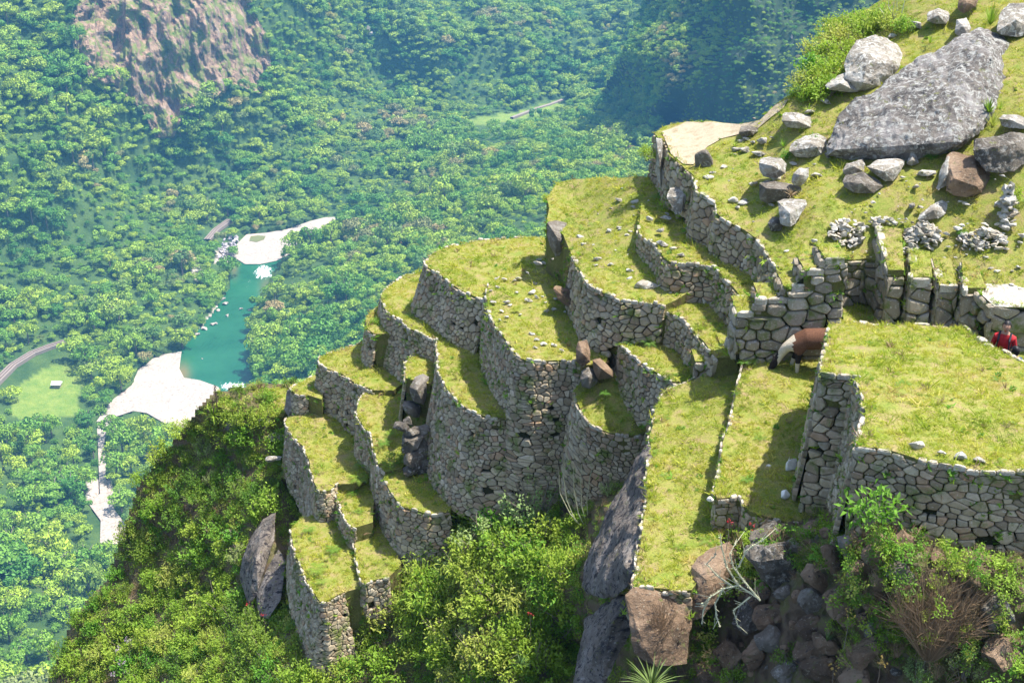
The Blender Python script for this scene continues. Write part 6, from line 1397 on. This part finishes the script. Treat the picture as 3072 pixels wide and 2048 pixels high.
for s_, pts in [((2270,1790),[(2215,1755),(2170,1765),(2130,1790),(2105,1815)]),((2215,1755),[(2180,1700),(2165,1640),(2160,1600)]),((2200,1760),[(2150,1725),(2120,1690),(2150,1660)]),((2170,1765),[(2145,1810),(2150,1850),(2160,1880)]),((2130,1790),[(2110,1830),(2105,1870)]),((2280,1800),[(2230,1740),(2200,1700),(2190,1660),(2210,1620)]),((2250,1790),[(2200,1830),(2215,1880)]),((2215,1700),[(2240,1650),(2300,1610)])]:
    V, F = branch(s_, pts, yb_, .016); o = link('branch', mkmesh('branch', V, F, M_TWIG), br_); o.matrix_parent_inverse = Matrix.Translation(-br_.location)
V, F = [], []
for pts in [[(2680,70),(2678,40),(2684,-10)],[(2680,60),(2692,30),(2690,-15)],[(2655,60),(2650,40),(2638,25)],[(2680,50),(2665,20),(2668,-10)],[(2700,62),(2708,30),(2716,-5)]]:
    L_ = [at_y(a, b_, M(2680, 75).y) for a, b_ in pts]; tube(V, F, L_, [.02, .014, .007], 4)
c = sum(V, Vector())/len(V); tag(link('bare_treelet', mkmesh('bare_treelet', [v-c for v in V], F, M_TWIG), None, c), 'bare grey treelet on the skyline above the thicket', 'tree')

# ================================================================ LLAMA AND VISITORS
def skin(name, V, E_, rad, root, mat, colf=None, sub=2):
    me = bpy.data.meshes.new(name+'_skeleton'); me.from_pydata([tuple(v) for v in V], E_, [])
    o = bpy.data.objects.new(name+'_skeleton', me); COL.objects.link(o)
    bm = bmesh.new(); bm.from_mesh(me); sk = bm.verts.layers.skin.verify(); bm.verts.ensure_lookup_table()
    for i, r_ in enumerate(rad): bm.verts[i][sk].radius = (r_, r_); bm.verts[i][sk].use_root = (i == root)
    bm.to_mesh(me); bm.free()
    m_ = o.modifiers.new('skin', 'SKIN'); m_.use_smooth_shade = True
    s_ = o.modifiers.new('sub', 'SUBSURF'); s_.levels = sub; s_.render_levels = sub
    dg = bpy.context.evaluated_depsgraph_get(); dg.update(); me2 = bpy.data.meshes.new_from_object(o.evaluated_get(dg)); me2.name = name
    bpy.data.objects.remove(o); me2.materials.clear()
    for m__ in (mat if isinstance(mat, (list, tuple)) else [mat]): me2.materials.append(m__)
    if colf:
        for p_ in me2.polygons: p_.material_index = colf(p_.center)
    return me2
def wool(name, c1, c2):
    m, t, b = newmat(name); P = pos(t); t.links.new(ramp(t, noi(t, 28, 6, .8, P), [(.35, c1), (.65, c2)]), b.inputs['Base Color']); bump(t, b, noi(t, 45, 5, .8, P), 1.0, .03); return m
m_br, m_cr, m_bk = wool('brown_wool', (.085, .035, .02), (.19, .09, .05)), wool('cream_wool', (.5, .42, .3), (.7, .62, .5)), wool('black_wool', (.012, .01, .01), (.03, .02, .02))
# x forward; z up; metres
SV = [(-.5,0,.93),(-.2,0,.92),(.1,0,.90),(.33,0,.86),(.50,0,.72),(.63,0,.50),(.72,0,.30),(.80,0,.20),(.83,0,.10),(.83,0,.04),
      (.24,.13,.62),(.25,.13,.38),(.24,.13,.10),(.27,.13,.03),(.20,-.13,.62),(.30,-.13,.38),(.36,-.13,.10),(.39,-.13,.03),
      (-.48,.13,.66),(-.40,.13,.48),(-.55,.13,.30),(-.53,.13,.08),(-.50,.13,.03),(-.52,-.13,.66),(-.44,-.13,.48),(-.60,-.13,.30),(-.58,-.13,.08),(-.55,-.13,.03),
      (-.66,0,.86),(-.72,0,.68),(.74,.05,.33),(.80,.09,.43),(.74,-.05,.33),(.80,-.09,.43)]
SE = [(0,1),(1,2),(2,3),(3,4),(4,5),(5,6),(6,7),(7,8),(8,9),(3,10),(10,11),(11,12),(12,13),(3,14),(14,15),(15,16),(16,17),(0,18),(18,19),(19,20),(20,21),(21,22),(0,23),(23,24),(24,25),(25,26),(26,27),(0,28),(28,29),(6,30),(30,31),(6,32),(32,33)]
SR = [.25,.27,.26,.20,.13,.10,.085,.08,.06,.045,.10,.06,.042,.05,.10,.06,.042,.05,.13,.09,.06,.045,.05,.13,.09,.06,.045,.05,.08,.05,.035,.016,.035,.016]
def lcol(c):
    if c.x > .70: return 2
    if c.x > .38 and c.z > .12 and not (c.z < .45 and c.x < .45): return 1
    if c.z < .07: return 2
    if c.z < .36: return 1
    if c.z < .60 and c.x > .05: return 2
    return 0
lm = skin('llama', SV, SE, SR, 1, [m_br, m_cr, m_bk], lcol)
lp = up(2441, 1136, -13.27)
ll = link('llama', lm, None, lp-Vector((-.27, .13, 0))); ll.rotation_euler = (0, 0, math.pi-.08); ll.location = lp+Vector((-.12, .22, .0)); ll.scale = (.98,)*3
tag(ll, 'brown llama with a cream neck and black face grazing beside the near block', 'llama')

m_skin, m_hair, m_redc, m_blue, m_pack, m_trs = flat('skin', (.38, .21, .14), .6), flat('black_hair', (.012, .010, .010), .5), flat('red_shirt', (.42, .02, .025)), flat('blue_shirt', (.04, .07, .30)), flat('dark_backpack', (.03, .03, .04)), flat('dark_trousers', (.05, .05, .06))
def person(loc, rz, h, m_top, label, arm=0.0, long_hair=False, pack=True):
    k = h/1.72
    V = [(0,0,.95),(0,0,1.12),(0,0,1.30),(0,.0,1.45),(0,-.01,1.53),(0,-.02,1.60),
         (.10,0,.90),(.11,-.01,.50),(.11,.02,.09),(.11,-.12,.04),(-.10,0,.90),(-.11,.03,.50),(-.11,.05,.09),(-.11,-.09,.04),
         (.17,0,1.42),(.23,.02,1.14),(.24,-.10,.93),(.24,-.16,.86),(-.17,0,1.42),(-.23,.02,1.14),(-.24,-.10,.93),(-.24,-.16,.86)]
    E_ = [(0,1),(1,2),(2,3),(3,4),(4,5),(0,6),(6,7),(7,8),(8,9),(0,10),(10,11),(11,12),(12,13),(3,14),(14,15),(15,16),(16,17),(3,18),(18,19),(19,20),(20,21)]
    Rr = [.13,.125,.15,.11,.055,.05,.09,.065,.045,.045,.09,.065,.045,.045,.065,.05,.038,.035,.065,.05,.038,.035]
    def cf(c): return 0 if c.z > 1.50 or (abs(c.x) > .15 and c.z < 1.12 and c.z > .8) else (1 if c.z > .95 else 2)
    me = skin('person', V, E_, Rr, 0, [m_skin, m_top, m_trs], cf)
    o = link('person', me, None, loc); o.rotation_euler = (0, 0, rz); o.scale = (k,)*3; tag(o, label, 'person')
    # head with nose, brow, ears, eyes, mouth
    bm = bmesh.new(); bmesh.ops.create_icosphere(bm, subdivisions=3, radius=1)
    for v in bm.verts:
        x, y, z = v.co; ja = 1-.28*max(0, -z)*(1 if y < 0 else .6)
        v.co = Vector((x*.078*ja, y*.098+(-.01 if z < 0 else 0), z*.118))
        if y < -.8 and abs(x) < .22 and -.35 < z < .12: v.co.y -= .022*(1-abs(x)/.22)
        if y < -.8 and .12 < z < .3: v.co.y -= .004
    hm = bpy.data.meshes.new('head'); bm.to_mesh(hm); bm.free(); hm.materials.append(m_skin); hm.shade_smooth(); hd = link('head', hm, o, (0, -.02, 1.66))
    for nm, mm_, pts in (('eye', m_hair, [(-.03, -.092, .015), (.03, -.092, .015)]), ('mouth', m_redc, [(0, -.098, -.055)]), ('ear', m_skin, [(-.08, 0, 0), (.08, 0, 0)])):
        for p_ in pts:
            bm = bmesh.new(); bmesh.ops.create_icosphere(bm, subdivisions=1, radius=.012 if nm == 'eye' else .02)
            for v in bm.verts: v.co = Vector((v.co.x*(.5 if nm == 'ear' else 1), v.co.y*.6, v.co.z*(.35 if nm == 'mouth' else (1.3 if nm == 'ear' else .6))))
            e_ = bpy.data.meshes.new(nm); bm.to_mesh(e_); bm.free(); e_.materials.append(mm_); link(nm, e_, hd, p_)
    bm = bmesh.new(); bmesh.ops.create_icosphere(bm, subdivisions=3, radius=1)
    bmesh.ops.delete(bm, geom=[v for v in bm.verts if v.co.y < -.35 and v.co.z < .45 or v.co.z < (-.75 if long_hair else -.45)], context='VERTS')
    for v in bm.verts: v.co = Vector((v.co.x*.090, v.co.y*.110+.004, v.co.z*.128+.006))*(1+.05*noise.noise(v.co*8))
    hm = bpy.data.meshes.new('hair'); bm.to_mesh(hm); bm.free(); hm.materials.append(m_hair); hm.shade_smooth(); link('hair', hm, hd, (0, 0, 0))
    for sx in (-1, 1):   # hands with five fingers
        hv = [(0, 0, 0), (0, -.02, -.06)]; he = [(0, 1)]; hr = [.024, .028]
        for f_ in range(4): b0 = len(hv); fx = (f_-1.5)*.017; ln = (.026, .03, .028, .022)[f_]; hv += [(fx, -.03, -.085), (fx, -.042, -.085-ln), (fx, -.030, -.085-ln*1.9)]; he += [(1, b0), (b0, b0+1), (b0+1, b0+2)]; hr += [.009, .008, .007]
        b0 = len(hv); hv += [(-sx*.03, -.03, -.045), (-sx*.042, -.045, -.075)]; he += [(1, b0), (b0, b0+1)]; hr += [.010, .008]
        link('hand', skin('hand', hv, he, hr, 0, m_skin, None, 1), o, (sx*.24, -.17, .86))
    if pack:
        me = hull_mesh('backpack', 30, (.17, .11, .26), 5, m_pack, .02); link('backpack', me, o, (0, .20, 1.24))
        for sx in (-1, 1):
            V, F = [], []; tube(V, F, [Vector((sx*.11, .12, 1.46)), Vector((sx*.11, -.02, 1.53)), Vector((sx*.11, -.15, 1.40)), Vector((sx*.12, -.14, 1.2)), Vector((sx*.13, .08, 1.08))], [.02]*5, 6); link('strap', mkmesh('strap', V, F, m_pack), o)
    return o
pm = at_y(3024, 962, 24.2); person(Vector((pm.x, pm.y, pm.z-1.78)), -.5, 1.72, m_redc, 'black haired visitor in a red shirt with a dark backpack behind the near block')
pw_ = at_y(3050, 1040, 23.6); person(Vector((pw_.x, pw_.y, pw_.z-1.55)), math.pi+.4, 1.5, m_blue, 'shorter dark haired visitor in blue beside the one in red', long_hair=True, pack=False)
